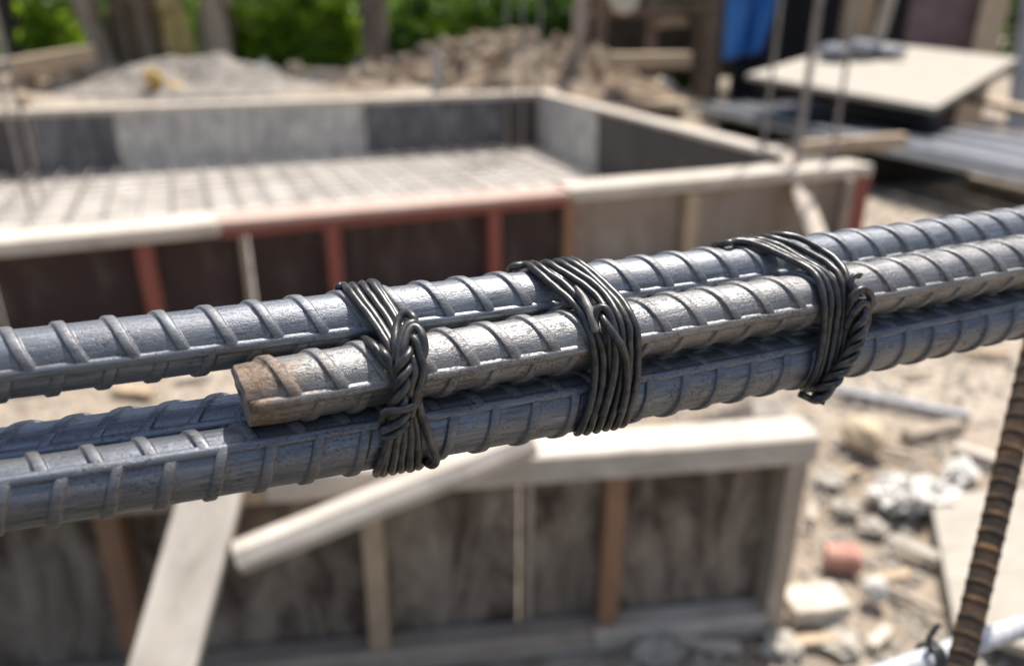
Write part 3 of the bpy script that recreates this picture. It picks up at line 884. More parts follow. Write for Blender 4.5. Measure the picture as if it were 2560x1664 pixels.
wire_obj('flattened_tail', t2.free([(1490, 830, .0014), (1478, 790, .0022), (1466, 758, .0026), (1452, 735, .0026), (1440, 722, .0024)]), r2, WR, M_WIRE_CUT, 1)

# --- third tie, at the right
t3 = Tie(2090)
r3 = tie_root(t3, 'black wire tie at the right, its twisted braid hanging on its right side')
for i, px in enumerate((
    [(1818, 610), (1845, 601), (1900, 614), (1960, 641), (2020, 671), (2045, 697), (2058, 740), (2061, 800), (2052, 880), (2035, 940), (2006, 990)],
    [(1878, 596), (1940, 611), (2000, 645), (2060, 680), (2084, 710), (2096, 760), (2088, 830), (2076, 900), (2060, 950), (2028, 990)],
    [(1913, 590), (1975, 609), (2040, 641), (2088, 675), (2106, 712), (2110, 770), (2098, 850), (2086, 910), (2068, 955), (2040, 990)],
    [(1943, 585), (1990, 593), (2050, 621), (2100, 661), (2119, 702), (2124, 755), (2112, 840), (2100, 900), (2080, 950), (2052, 985)],
    [(1858, 600), (1915, 612), (1980, 643), (2035, 672), (2064, 700), (2076, 745), (2072, 810), (2062, 880), (2046, 940), (2016, 990)])):
    wire_obj('wire_loop', t3.loop(px, .0004 * (i % 2), .0010), r3)
braid(t3, [(2142, 752, .0018), (2148, 785, .0026), (2146, 820, .0030), (2137, 856, .0032), (2121, 893, .0034), (2098, 930, .0034), (2072, 962, .0034), (2052, 985, .0034), (2040, 1000, .0040)], r3, 3, .0015, .0125, 1.2, WR * 1.08)
wire_obj('hook', t3.free([(2118, 800, .0008), (2126, 760, .0022), (2138, 733, .0034), (2156, 722, .0040), (2172, 730, .0036), (2177, 748, .0026), (2170, 772, .0014)]), r3, WR * 1.1)
wire_obj('wire_strand', t3.free([(2114, 820, .001), (2130, 785, .0028), (2150, 760, .0036), (2164, 756, .0034), (2168, 785, .0026), (2164, 815, .002), (2150, 850, .0014)]), r3, WR * 1.05)
wire_obj('tail', t3.free([(2136, 745, .0012), (2128, 718, .0018), (2126, 700, .0022), (2134, 688, .0026), (2150, 690, .0026)]), r3, WR * 1.05, taper=1)
wire_obj('tail', t3.free([(2000, 988, .0006), (2020, 1004, .0022), (2040, 1008, .0038), (2062, 996, .0034), (2086, 960, .0022)]), r3)

# ---------------------------------------------------------------- rusty stirrup and the grey bar below it, lower right
def ribbed_rod(name, p0, p1, r, mat, label, cat, spacing, group=None, ribs=True, ribmat=None):
    M = frame(p0, p1); L = (Vector(p1) - Vector(p0)).length
    root = thing(name, None, label, cat, group, M)
    n = 24; V, Fc = tube([(-L/2 + L * i / n, 0, 0) for i in range(n + 1)], r, 24)
    link('shaft', mesh_from('shaft', V, Fc, mat, True), M, root)
    if ribs:
        T, Ft = [], []
        pr = [(-1, -.1), (-.5, .7), (.5, .7), (1, -.1)]
        m = 28
        for i in range(m):
            ph = 2 * math.pi * i / m
            for w, h in pr:
                rad = r * (1 + .09 * h); T.append((.9 * r * w * .3 + .35 * r * math.sin(ph), math.cos(ph) * rad, math.sin(ph) * rad))
        for i in range(m):
            for j in range(3):
                a = i * 4 + j; b = ((i + 1) % m) * 4 + j; Ft.append((a, b, b + 1, a + 1))
        me = mesh_from('rib', T, Ft, ribmat or mat, True)
        x = -L / 2 + spacing
        while x < L / 2 - spacing * .5:
            link('rib', me, M @ Matrix.Translation((x, 0, 0)), root); x += spacing
    return root
M_RUSTRIB = patchy('orange rust on ribs', [(.38, (.035, .024, .017)), (.56, (.11, .06, .027)), (.72, (.30, .155, .045))], 70, .8, .5, .001)
zr = .35
q0 = Vector(atz(2628, 700, zr * 1.03)); q1 = Vector(atz(2416, 1600, zr * .97))
dq = (q1 - q0).normalized()
ribbed_rod('stirrup_bar', q1 + dq * (q1.z / -dq.z + .02), q0 - dq * .12, .0053, M_RUST, 'dark rusty ribbed bar slanting down the lower right corner, blurred', 'rebar', .0078, 'site bars near the lens', True, M_RUSTRIB)
g0 = Vector(atz(2130, 1712, .37)); g1 = Vector(atz(2600, 1548, .40)); dg = (g1 - g0).normalized()
ribbed_rod('crossing_bar', g0 - dg * .25, g1 + dg * .25, .0054, M_ROD, 'light grey ribbed bar across the lower right corner behind the rusty one', 'rebar', .0072, 'site bars near the lens')
# tie wire where they cross
tw = thing('crossing_tie', atz(2330, 1640, .375), 'short black wire tied round the grey bar beside the rusty bar', 'wire tie')
mid = Vector(atz(2322, 1630, .38))
Mg = frame(g0, g1)
gx_ = Mg.to_3x3() @ Vector((1, 0, 0)); gy_ = Mg.to_3x3() @ Vector((0, 1, 0)); gz_ = Mg.to_3x3() @ Vector((0, 0, 1))
k = (mid - g0).dot(dg); cg = g0 + dg * k
for o_ in (0, .0032):
    V, Fc = tube([cg + gx_ * (o_ + .002 * math.sin(a)) + (gy_ * math.cos(a) + gz_ * math.sin(a)) * .0068 for a in np.linspace(0, 2 * math.pi, 30)], .0013, 8)
    ob = link('wire_loop', mesh_from('wire_loop', V, Fc, M_WIRE, True), None, tw); ob.matrix_basis = WM[tw.name].inverted()
V, Fc = tube(catmull([cg + gz_ * .0068, cg + gz_ * .014 - gx_ * .002, cg + gz_ * .022 + gx_ * .003], 6), .0014, 8)
ob = link('tail', mesh_from('tail', V, Fc, M_WIRE, True), None, tw); ob.matrix_basis = WM[tw.name].inverted()

# ================================================================ THE REST OF THE SITE
def blob(name, c, size, mat, seed, label=None, cat=None, group=None, sub=3, rough=.35, freq=1.6, flat=.0, parent=None):
    """an irregular lump (stone, heap, crumpled sheet)"""
    import bmesh
    bm = bmesh.new(); bmesh.ops.create_icosphere(bm, subdivisions=sub, radius=1)
    for v_ in bm.verts:
        q = v_.co.copy()
        f = 1 + rough * mnoise.noise(q * freq + Vector((seed * 3.1, seed, 0))) + rough * .45 * mnoise.noise(q * freq * 2.7 + Vector((seed, 0, 9)))
        v_.co = Vector((q.x * f * size[0], q.y * f * size[1], max(q.z * f, -flat) * size[2] if flat else q.z * f * size[2]))
    lo = min(v_.co.z for v_ in bm.verts)
    for v_ in bm.verts: v_.co.z -= lo
    m = bpy.data.meshes.new(name); bm.to_mesh(m); bm.free()
    m.materials.append(mat)
    o = link(name, m, Matrix.Translation(Vector(c)) @ Matrix.Rotation(seed * 1.7, 4, 'Z'), parent)
    if label: tag(o, label, cat, group)
    return o
def heap(name, c, rx, ry, h, mat, seed, label, cat, lump=.12, n=46, freq=2.2):
    V, Fc = [], []
    for j in range(n + 1):
        for i in range(n + 1):
            a, b = 2 * i / n - 1, 2 * j / n - 1
            r = math.hypot(a, b)
            z = max(0, 1 - r ** 1.25)
            z = z * (.8 + .2 * mnoise.noise(Vector((a * 2 + seed, b * 2, 0))) * 2)
            z += lump * mnoise.noise(Vector((a * freq * 3 + seed, b * freq * 3, 1))) * min(1, 3 * max(0, 1 - r)) \
               + lump * .5 * mnoise.noise(Vector((a * freq * 8, b * freq * 8 + seed, 2))) * min(1, 3 * max(0, 1 - r))
            V.append((a * rx, b * ry, z * h - (.03 if r > .97 else 0)))
    for j in range(n):
        for i in range(n):
            k = j * (n + 1) + i; Fc.append((k, k + 1, k + n + 2, k + n + 1))
    return tag(link(name, mesh_from(name, V, Fc, mat, False), Matrix.Translation(Vector(c))), label, cat)
def gnd(tx, Y): p = at(tx, 200, Y); return Vector((p.x, Y, gz(p.x, Y) - .02))
def on_ground(tx, ty, far=14.0):               # where a photograph point meets the ground
    d = ray(tx, ty); t = .8
    while t < far:
        p = CAM + d * t
        if p[2] <= gz(p[0], p[1]): break
        t += .02
    return Vector(CAM + d * t)

# ---- heaps
hg = heap('gravel_heap', gnd(480, 8.6), 1.6, .95, .40, M_GRAVEL, 3, 'low grey gravel heap beyond the far left wall of the pit', 'gravel heap', .2, 60, 2.0)
hs = heap('soil_heap', gnd(1275, 10.2), 2.15, 1.5, .80, M_SOIL, 8, 'large lumpy brown soil heap beyond the far corner of the pit', 'soil heap', .34, 70)
heap('soil_heap', gnd(940, 9.6), .85, .7, .30, M_SOIL, 12, 'small brown soil heap left of the large one, below the tree trunk', 'soil heap', .25)
heap('soil_heap', gnd(110, 9.4), 1.5, 1.0, .2, M_SOIL, 15, 'flat brown heap of rubble at the far left under the propped plank', 'soil heap', .25)
blob('ochre_stone', at(388, 232, 7.85), (.09, .08, .11), M_STONE_OCHRE, 2, 'ochre yellow lump on the front of the gravel heap', 'stone')
blob('ochre_stone', at(440, 234, 7.9), (.1, .08, .05), M_STONE_OCHRE, 5, 'low ochre brown lump right of the taller yellow one at the gravel heap', 'stone')
def sit(tx, ty, Y, wpx, hpx):                  # where a lump sits, and its size, from how wide and tall it looks
    p = on_ground(tx, ty); k = (p.y * CP + (1 - p.z) * SP) / F; p.z -= .1 * hpx * k
    return p, (wpx * k / 2, wpx * k / 2.4, hpx * k / 2)
for a_, lab, mt, sd_, cat_ in (((1028, 158, 9.0, 74, 62), 'white crumpled plastic on the soil left of the upright pale stake', M_WHITE, 3, 'plastic sheet'),
                    ((660, 205, 8.6, 66, 44), 'small white crumpled plastic at the right foot of the gravel heap', M_WHITE, 6, 'plastic sheet'),
                    ((905, 150, 9.2, 44, 36), 'small pale lump beside the dark scrap under the tree trunk', M_STONE, 7, 'rubble'),
                    ((905, 205, 8.9, 70, 54), 'black scrap lying in the soil left of the upright pale stake', M_BLACK, 9, 'scrap')):
    p_, s_ = sit(*a_); blob('plastic_sheet' if cat_ == 'plastic sheet' else cat_, p_, s_, mt, sd_, lab, cat_, None, 4, .55, 2.2)
tag(beam('stake', at(1092, 245, 8.4), at(1094, 128, 8.4), .13, .05, M_WOOD_PALE, None, up=(0, -1, 0)), 'pale upright stake standing in front of the soil heap', 'stake')
for i, (tx, ty, Y, wp, hp, mt, lab) in enumerate((
    (548, 162, 8.6, 46, 38, M_GRAVEL, 'pale rounded lump on the crest of the gravel heap'),
    (745, 212, 9.0, 56, 50, M_STONE_TAN, 'tan lump of rubble between the gravel heap and the brown soil'),
    (58, 266, 6.6, 44, 42, M_STONE_TAN, 'bright pale stone at the far left on the pit edge'),
    (1430, 236, 8.6, 60, 38, M_STONE, 'low dusty rubble lump close behind the pit corner rail'),
    (1520, 226, 8.9, 46, 52, M_STONE, 'tallest pale rubble lump at the right foot of the soil heap'),
    (1470, 222, 9.2, 50, 34, M_SOIL, 'brown clod at the right foot of the soil heap'),
    (1664, 258, 7.6, 44, 56, M_WHITE, 'bright white lump beyond the right rail of the pit'),
    (1750, 228, 8.3, 50, 34, M_STONE, 'small dusty lump between the white lump and the rod stack'),
    (1605, 246, 7.9, 50, 36, M_STONE_TAN, 'tan lump just left of the bright white lump'))):
    p_, s_ = sit(tx, ty, Y, wp, hp)
    blob('rubble', p_, s_, mt, 20 + i, lab, 'rubble', 'lumps of rubble beyond the pit', 3, .5, 2.0)
for tx, Y, w_, lab in ((1580, 8.6, 1.5, 'low tan spoil bank under the rubble right of the soil heap'), (690, 9.2, 1.1, 'low tan spoil bank between gravel heap and brown soil')):
    heap('spoil_bank', gnd(tx, Y), w_, .7, .12, M_SOIL, 31 + int(Y), lab, 'spoil bank', .2)
# clods on the soil heap: one crumbly mass
import bmesh as _bm
def clods(cx, cy, rx, ry, h, n, seed, lab):
    r = random.Random(seed); bm = _bm.new()
    for _ in range(n):
        a = r.uniform(0, 6.28); q = r.random() ** .7; x = cx + rx * q * math.cos(a) * .9; y = cy + ry * q * math.sin(a) * .9
        z = gz(x, y) + h * max(0, 1 - q ** 1.25) * .85; sz = r.uniform(.03, .10)
        res = _bm.ops.create_icosphere(bm, subdivisions=2, radius=1)
        for v_ in res['verts']:
            f = 1 + .5 * mnoise.noise(v_.co * 1.9 + Vector((seed + _ * 1.3, 0, 0)))
            v_.co = Vector((x, y, z)) + Vector((v_.co.x * sz * f * 1.2, v_.co.y * sz * f, v_.co.z * sz * f * .8))
    m = bpy.data.meshes.new('clods'); bm.to_mesh(m); bm.free(); m.materials.append(M_SOIL)
    tag(link('soil_clods', m), lab, 'clods', None, 'stuff')
gs = gnd(1275, 10.2); clods(gs.x, gs.y, 2.15, 1.5, .80, 130, 3, 'broken clods strewn over the large brown soil heap')
gs = gnd(110, 9.0); clods(gs.x, gs.y, 1.6, .9, .2, 60, 5, 'broken clods and rubble at the far left')
for tx, ty, dx, dy, w_, lab in ((1150, 205, 70, -28, .05, 'stick lying on the left flank of the large soil heap'), (1210, 150, 60, 20, .04, 'stick near the crest of the large soil heap'),
        (960, 185, 90, -22, .07, 'brown board half buried left of the upright pale stake'), (310, 200, 60, 12, .05, 'stick at the left foot of the gravel heap')):
    p0 = at(tx, ty, 8.6 if tx < 1000 else 9.0); p1 = at(tx + dx, ty + dy, 8.7 if tx < 1000 else 9.1)
    tag(beam('loose_stick', p0, p1, w_, .04, M_WOOD_TAN), lab, 'stick', 'sticks about the heaps')
# propped plank at the far left
pp = thing('propped_plank', gnd(140, 8.2), 'weathered plank propped on a short post at the far left under the trees', 'plank')
beam('plank', at(25, 170, 8.1), at(236, 134, 8.5), .3, .17, M_WOOD_TAN, pp)
beam('post', Vector((at(155, 250, 8.3).x, 8.3, 0)), at(155, 172, 8.3), .18, .16, M_WOOD_GREY, pp, up=(0, 1, 0))
beam('post', Vector((at(60, 250, 8.2).x, 8.2, 0)), at(60, 178, 8.2), .16, .16, M_WOOD_GREY, pp, up=(0, 1, 0))
# ---- starter bars (column cages rising from the pit)
def starter(p, top, r, label, grp, lean=(0, 0)):
    p = Vector(p); q = Vector((p.x + lean[0], p.y + lean[1], top))
    V, Fc = tube([p + (q - p) * (i / 10) for i in range(11)], r, 10)
    for_ = centred('starter_bar', V, Fc, M_STARTER, None, True)
    return tag(for_, label, 'rebar', grp)
sb = at(58, 440, 4.9)
starter((sb.x, sb.y, FLOOR_Z), 2.6, .013, 'tall upright bar nearest the left edge, rising from the pit floor', 'starter bars', (-.03, 0))
starter((sb.x - .10, sb.y + .3, FLOOR_Z), 2.6, .012, 'tall upright bar just behind the leftmost one', 'starter bars', (-.05, 0))
for tx, ty, Y, lab, r in ((1905, 395, 3.72, 'left of three upright bars at the right corner of the pit', .0085), (1990, 400, 3.55, 'middle and thickest of three upright bars at the right corner of the pit', .016),
                     (2080, 395, 3.75, 'right of three upright bars at the right corner of the pit', .010)):
    p = at(tx, ty, Y); top = 2.4
    starter((p.x, p.y, .0), top, r, lab, 'starter bars', (.0 if tx != 1990 else .015, 0))
for tx, lab in ((1268, 'left of three thin upright bars in front of the soil heap'), (1305, 'middle of three thin upright bars in front of the soil heap'), (1348, 'right of three thin upright bars in front of the soil heap')):
    p = at(tx, 260, 7.3); starter((p.x, p.y, FLOOR_Z), 3.0, .010, lab, 'starter bars')
# stirrup ring at the foot of the right hand starter bars
cst = at(1985, 370, 3.65)
V, Fc = tube([cst + Vector((.15 * sx, .10 * sy, 0)) for sx, sy in ((-1, -1), (1, -1), (1, 1), (-1, 1), (-1, -1))], .006, 8)
tag(centred('stirrup_ring', V, Fc, M_STARTER, None, True), 'thin square steel ring round the foot of the three right hand upright bars', 'stirrup')

# ---- stack of long rods on sleepers, and the sheet lying on it
S0 = G(1722, 262, .30); S1 = G(2560, 435, .31)
ax = (S1 - S0); ax.z = 0; ax.normalize(); sd = Vector((-ax.y, ax.x, 0))     # sd points away, across the stack
S0 = Vector((S0.x, S0.y, 0))
ord_words = ['nearest', 'second', 'third', 'fourth', 'fifth', 'sixth', 'seventh', 'eighth', 'ninth', 'tenth', 'eleventh', 'twelfth', 'thirteenth', 'fourteenth', 'fifteenth', 'sixteenth']
for lay in range(2):
    for i in range(16):
        o = .062 * i + .03 * lay + .02
        z = .268 + lay * .048
        st = S0 + sd * o + ax * (.3 * rng.random() - .1 + .25 * lay)
        V, Fc = tube([st + ax * (5.6 * k / 12) + Vector((0, 0, z + .006 * math.sin(k * 1.1 + i))) + sd * (.008 * math.sin(k * .9 + 2 * i)) for k in range(13)], .024, 10)
        lab = ('%s long grey rod in the %s layer of the stack, counted from the pit' % (ord_words[i], 'upper' if lay else 'lower'))
        tag(centred('steel_rod', V, Fc, M_PIPE2 if (i * 7 + lay * 3) % 5 in (0, 3) else M_PIPE, None, True), lab, 'steel rod', 'long steel rods of the stack')
for d_, lab in ((.45, 'dark timber sleeper under the far end of the rod stack'), (2.4, 'dark timber sleeper under the middle of the rod stack'), (4.4, 'dark timber sleeper under the near end of the rod stack')):
    c = S0 + ax * d_ + sd * .1
    tag(beam('sleeper', c + Vector((0, 0, .12)), c + sd * .9 + Vector((0, 0, .12)), .12, .243, M_TAR), lab, 'sleeper')  # sleepers coloured near black in place of deep shade below the rods
Pn, Pl, Pr = at(2340, 269, 5.0), at(1866, 186, 6.3), at(2546, 146, 7.2)
e1_, e2_ = Pl - Pn, Pr - Pn
nrm = e2_.cross(e1_).normalized()
if nrm.z < 0: nrm = -nrm
V = [Pn, Pr, Pr + e1_, Pl]; V = V + [p - nrm * .035 for p in V]
sheet = centred('plywood_sheet', V, [(0, 1, 2, 3), (7, 6, 5, 4), (0, 4, 5, 1), (1, 5, 6, 2), (2, 6, 7, 3), (3, 7, 4, 0)], M_PLY_LIGHT)
tag(sheet, 'large pale plywood sheet lying on the stack of steel rods at the right', 'plywood sheet')
for i, (a0, lab) in enumerate(((.03, 'added shade infill board directly under the pale plywood sheet'), (.05, 'second added shade infill board under the pale plywood sheet'), (.035, 'lowest added shade infill board under the pale sheet'))):
    o_ = nrm * (.036 + .002 + i * .032)  # boards added to fill the gap with dark in place of shade
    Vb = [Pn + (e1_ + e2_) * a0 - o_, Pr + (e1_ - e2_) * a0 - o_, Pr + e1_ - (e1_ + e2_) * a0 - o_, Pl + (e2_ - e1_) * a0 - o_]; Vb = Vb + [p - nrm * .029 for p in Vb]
    tag(centred('shade_infill_board', Vb, [(0, 1, 2, 3), (7, 6, 5, 4), (0, 4, 5, 1), (1, 5, 6, 2), (2, 6, 7, 3), (3, 7, 4, 0)], M_TAR), lab, 'board', 'added shade infill boards under the plywood sheet')
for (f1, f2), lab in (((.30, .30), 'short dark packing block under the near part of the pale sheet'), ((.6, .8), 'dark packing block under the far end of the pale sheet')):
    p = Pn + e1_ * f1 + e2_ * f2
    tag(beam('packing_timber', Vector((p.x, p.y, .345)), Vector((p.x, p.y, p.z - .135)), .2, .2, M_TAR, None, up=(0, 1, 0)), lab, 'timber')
for i, (tx, ty, Y, s, lab) in enumerate(((2085, 132, 7.0, (.16, .12, .07), 'grey blue bag at the left end of the row on the pale sheet'), (2150, 138, 7.1, (.17, .12, .085), 'grey blue bag in the middle of the row on the pale sheet'), (2215, 130, 7.2, (.2, .12, .05), 'flat grey bag at the right end of the row on the pale sheet'))):
    p = at(tx, ty, Y); t_ = ((p - Pn).dot(nrm)); p = p - nrm * t_
    blob('cement_bag', p, s, M_BAG, 40 + i, lab, 'bag', 'bags on the plywood sheet', 3, .3)
# lumber around
tag(beam('loose_timber', G(2420, 452, .03), G(2700, 520, .03), .09, .06, M_WOOD_TAN), 'tan timber lying on the sand right of the pit below the rods', 'timber')
tag(beam('loose_timber', at(2400, 240, 6.6) * 1.0, at(2640, 295, 5.6), .14, .05, M_WOOD_TAN), 'tan timber at the right edge behind the rod stack', 'timber')
tag(beam('loose_timber', G(1770, 285, .05), G(1880, 300, .05), .14, .09, M_WOOD_TAN), 'short tan timber in front of the far end of the rod stack', 'timber')
# ---- ground bits in the lower right
tag(beam('steel_strip', G(2085, 975, .02), G(2425, 1040, .02), .03, .022, M_GREYB), 'long grey bar lying on the sand right of the nearer formwork', 'bar')
tag(beam('loose_timber', G(2265, 1090, .02), G(2400, 1062, .02), .034, .03, M_WOOD_GREY), 'short grey stick below the long grey bar on the sand', 'stick')
tag(beam('loose_timber', G(2385, 1122, .02), G(2510, 1160, .02), .034, .03, M_WOOD_PALE), 'short pale stick just left of the rusty slanting bar', 'stick')
blob('tan_stone', G(2150, 1122, 0), (.06, .048, .042), M_STONE_TAN, 51, 'smooth tan stone right of the end of the nearer formwork', 'stone', None, 3, .18)
blob('plastic_sheet', G(2240, 1275, -.01), (.055, .05, .032), M_WHITE, 52, 'larger crumpled white sheet on the ground left of the beige board', 'plastic sheet', None, 4, .7, 3.0)
blob('plastic_sheet', G(2320, 1265, -.01), (.05, .045, .026), M_WHITE, 57, 'middle crumpled white sheet touching the larger one', 'plastic sheet', None, 4, .7, 3.0)
blob('plastic_sheet', G(2395, 1205, -.008), (.03, .045, .022), M_WHITE, 55, 'small crumpled white sheet at the top of the beige board', 'plastic sheet', None, 4, .7, 3.0)
tag(beam('brick', G(2062, 1385, .02), G(2150, 1398, .02), .05, .042, M_BRICK, None, c=.008, jit=.003), 'broken red brick on the ground right of the nearer formwork', 'brick')
blob('white_stone', G(2182, 1500, 0), (.024, .022, .026), M_WHITE, 61, 'small round white stone below the red brick', 'stone', None, 3, .2)
tag(beam('offcut', G(1965, 1515, .025), G(2100, 1500, .025), .07, .035, M_WOOD), 'pale wooden offcut at the lower end of the nearer formwork', 'offcut')
bd = [G(2325, 1235, .03), G(2600, 1215, .06), G(2640, 1640, .05), G(2388, 1560, .028)]
V = bd + [p - Vector((0, 0, .018)) for p in bd]
tag(centred('beige_board', V, [(3, 2, 1, 0), (4, 5, 6, 7), (0, 1, 5, 4), (1, 2, 6, 5), (2, 3, 7, 6), (3, 0, 4, 7)], M_PLY_LIGHT), 'flat beige board on the ground behind the rusty slanting bar', 'board')
tag(beam('white_offcut', G(2225, 1345, .012), G(2348, 1395, .012), .028, .012, M_STONE), 'pale strip lying left of the beige board, below the white sheets', 'strip')
for i, (tx, ty, s, lab) in enumerate(((1640, 1650, .042, 'flat pale stone at the bottom edge under the orange stud'), 
      (1950, 1640, .032, 'pale stone at the bottom edge left of the grey bar'), (2060, 1570, .026, 'pale stone right of the wooden offcut'), (2100, 1630, .03, 'rough pale stone close left of the grey bar'),
      (2075, 1215, .035, 'dusty stone between tan stone and red brick'), (2110, 1290, .03, 'dusty stone just above the red brick'), (2180, 1330, .026, 'pale pebble left of the pale strip'))):
    blob('stone', G(tx, ty, -.012), (s, s * .9, s * .5), M_STONE, 70 + i, lab, 'stone', 'stones beside the nearer formwork', 3, .7, 2.0)
for i, (tx, ty, a_, L_, w_, mt, lab) in enumerate((
    (2120, 1180, 20, .07, .018, M_WOOD_TAN, 'brown wood chip between tan stone and white sheets'), (2250, 1130, -35, .08, .014, M_WOOD_GREY, 'thin grey splinter above the white sheets'),
    (2030, 1280, 70, .06, .016, M_WOOD, 'pale chip close to the formwork end post'), (2230, 1440, 10, .07, .02, M_WOOD_TAN, 'brown chip above the small white stone'),
    (2290, 1500, -50, .09, .014, M_WOOD_GREY, 'grey splinter left of the beige board edge'), (2020, 1600, 5, .10, .02, M_WOOD_TAN, 'brown slat at the bottom below the offcut'),
    (2200, 1590, 40, .06, .02, M_WOOD, 'pale chip just above the grey crossing bar'), (2470, 880, -15, .12, .03, M_WOOD_TAN, 'tan timber scrap at the right edge under the bar bundle'),
    (2300, 930, 12, .10, .02, M_WOOD_GREY, 'grey stick right under the third wire tie'), (1760, 1610, -12, .12, .02, M_WOOD, 'pale slat in front of the formwork bottom rail'),
    (60, 960, 8, .16, .05, M_WOOD, 'pale timber scrap seen at the left between the bars'), (330, 975, -14, .14, .04, M_WOOD_TAN, 'tan timber scrap seen between the bars left of the sawn end'),
    (480, 940, 25, .10, .03, M_WOOD_PALE, 'pale chip seen just left of the sawn end'))):
    p = G(tx, ty, .012); d_ = Vector((math.cos(R(a_)), math.sin(R(a_)), .04)) * L_ / 2
    tag(beam('wood_scrap', p - d_, p + d_, w_, .012, mt), lab, 'wood scrap', 'wood scraps on the ground')
# gravel scattered over the ground: too many to count
V, Fc = [], []
gr = random.Random(5)
def pebble(x, y, z, s):
    b = len(V)
    for (a, h) in ((0, 0), (72, 0), (144, 0), (216, 0), (288, 0)):
        rr = s * gr.uniform(.7, 1.3); aa = R(a + gr.uniform(-15, 15))
        V.append((x + rr * math.cos(aa), y + rr * math.sin(aa), z - s * .3))
    for a in (30, 150, 270):
        rr = s * gr.uniform(.3, .7); aa = R(a + gr.uniform(-20, 20))
        V.append((x + rr * math.cos(aa), y + rr * math.sin(aa), z + s * gr.uniform(.5, .9)))
    for f in ((5, 6, 7), (0, 1, 5), (1, 6, 5), (1, 2, 6), (2, 3, 6), (3, 7, 6), (3, 4, 7), (4, 0, 7), (0, 5, 7)): Fc.append(tuple(b + q for q in f))
for _ in range(14000):
    y = .5 + 7.5 * gr.random() ** 1.8; x = gr.uniform(-.8, 1.0) * y * 1.1 + (.3 if gr.random() < .5 else 0)
    u_, v_2 = uv_of(Vector((x, y, 0)))
    if LEFT_U < u_ < .1 and -.05 < v_2 < fv + .2: continue
    q_ = Vector((x, y, 0)) - Vector((Q0.x, Q0.y, 0))
    if LB - .05 < q_.dot(A) < END + .02 and -.03 < q_.dot(B_) < .38: continue
    pebble(x, y, gz(x, y), gr.uniform(.004, .016) * (1 + .12 * y))
tag(link('scattered_gravel', mesh_from('scattered_gravel', V, Fc, M_STONE)), 'pale pebbles and crumbs strewn over the sandy ground', 'gravel', None, 'stuff')

# ---- shed, tarpaulin and leaning boards, upper right
sh = thing('site_shed', gnd(2050, 9.4), 'dark open fronted shed with timber posts behind the rod stack', 'shed')
def shp(tx, Y, z): return Vector((at(tx, 0, Y).x, Y, z))
beam('back_wall', shp(1850, 10.2, 1.2), shp(2480, 10.2, 1.2), .05, 2.4, M_BLACK, sh)
beam('side_wall', shp(1850, 9.0, 1.2), shp(1850, 10.2, 1.2), .05, 2.4, M_BLACK, sh)
beam('roof', shp(1860, 9.9, 2.5), shp(2560, 9.9, 2.45), 1.6, .05, M_GREYB, sh)
for tx, mt, w in ((1952, M_BLACK, .08), (2150, M_WOOD_TAN, .3), (2470, M_WOOD_TAN, .2)):
    beam('post', shp(tx, 8.7, 0), shp(tx, 8.7, 2.45), w, .14, mt, sh, up=(0, 1, 0))
# blue tarpaulin hanging from the shed's front
V, Fc = [], []
n1_, n2_ = 26, 34
for j in range(n2_ + 1):
    for i in range(n1_ + 1):
        a, b = i / n1_, j / n2_
        xl = 1818 + 6 * b + 3 * math.sin(b * 9); xr = 1945 - 6 * b - 20 * max(0, b - .7) / .3
        z0_ = at(1880, 150 - 20 * a, 8.4).z
        p = at(xl + (xr - xl) * a, 0, 8.4)
        V.append((p.x, 8.4 + .06 * math.sin(a * 11 + b * 2) + .03 * math.sin(a * 23 - b * 5), 2.35 + (z0_ - 2.35) * b))
for j in range(n2_):
    for i in range(n1_):
        k = j * (n1_ + 1) + i; Fc.append((k, k + 1, k + n1_ + 2, k + n1_ + 1))
tp = link('blue_tarpaulin', mesh_from('blue_tarpaulin', V, Fc, M_TARP, True))
tp.modifiers.new('cloth thickness', 'SOLIDIFY').thickness = .006
tag(tp, 'bright blue tarpaulin hanging down at the left front of the shed', 'tarpaulin')
def leaner(name, txb, txt, Y, w, mt, lab, cat, th=.03):
    tag(beam(name, Vector((at(txb, 200, Y).x, Y, .0)), Vector((at(txt, -200, Y + .5).x, Y + .5, 2.1)), w, th, mt, None, up=(0, -1, .2)), lab, cat)
leaner('leaning_plank', 2150, 2285, 7.9, .12, M_WOOD_GREY, 'narrow grey plank leaning steeply against the shed front', 'plank')
leaner('leaning_sheet', 2330, 2400, 8.0, .68, M_PURPLE, 'wide purple brown board leaning on the shed between two planks', 'board')
leaner('leaning_plank', 2440, 2540, 7.85, .26, M_WOOD_TAN, 'broad tan plank leaning right of the purple brown board', 'plank')
leaner('leaning_sheet', 2590, 2620, 8.0, .36, M_GREYB, 'grey board leaning at the right edge of the picture', 'board')
# fence of rough posts and a trestle between heap and shed
for tx, tx2, ty1, Y, mt, w, lab in ((1432, 1462, 112, 9.6, M_WOOD_GREY, .17, 'grey leaning pole right behind the soil heap'), (1500, 1503, 130, 10.2, M_BARK, .14, 'short brown post right of the leaning grey pole'),
                             (1628, 1632, 160, 10.4, M_BARK, .15, 'brown post in the middle between soil heap and tarpaulin'), (1785, 1793, 150, 9.4, M_BARK, .16, 'thick rough post next to the blue tarpaulin'),
                             (1752, 1748, 150, 10.6, M_BARK, .12, 'slim brown post left of the thick rough post')):
    p0 = Vector((at(tx, ty1, Y).x, Y, 0)); p1 = Vector((at(tx2, 0, Y).x, Y, 1.9))
    tag(beam('rough_post', p0, p1, w, w * .8, mt, None, up=(0, 1, 0), jit=.01, segs=8), lab, 'post', 'rough posts before the wood')
tag(beam('fence_rail', at(1470, 35, 10.3), at(1800, 20, 10.3), .07, .10, M_BARK), 'rough rail carried by the brown posts below the trees', 'rail')  # dark bark brown stands in for shade under the trees
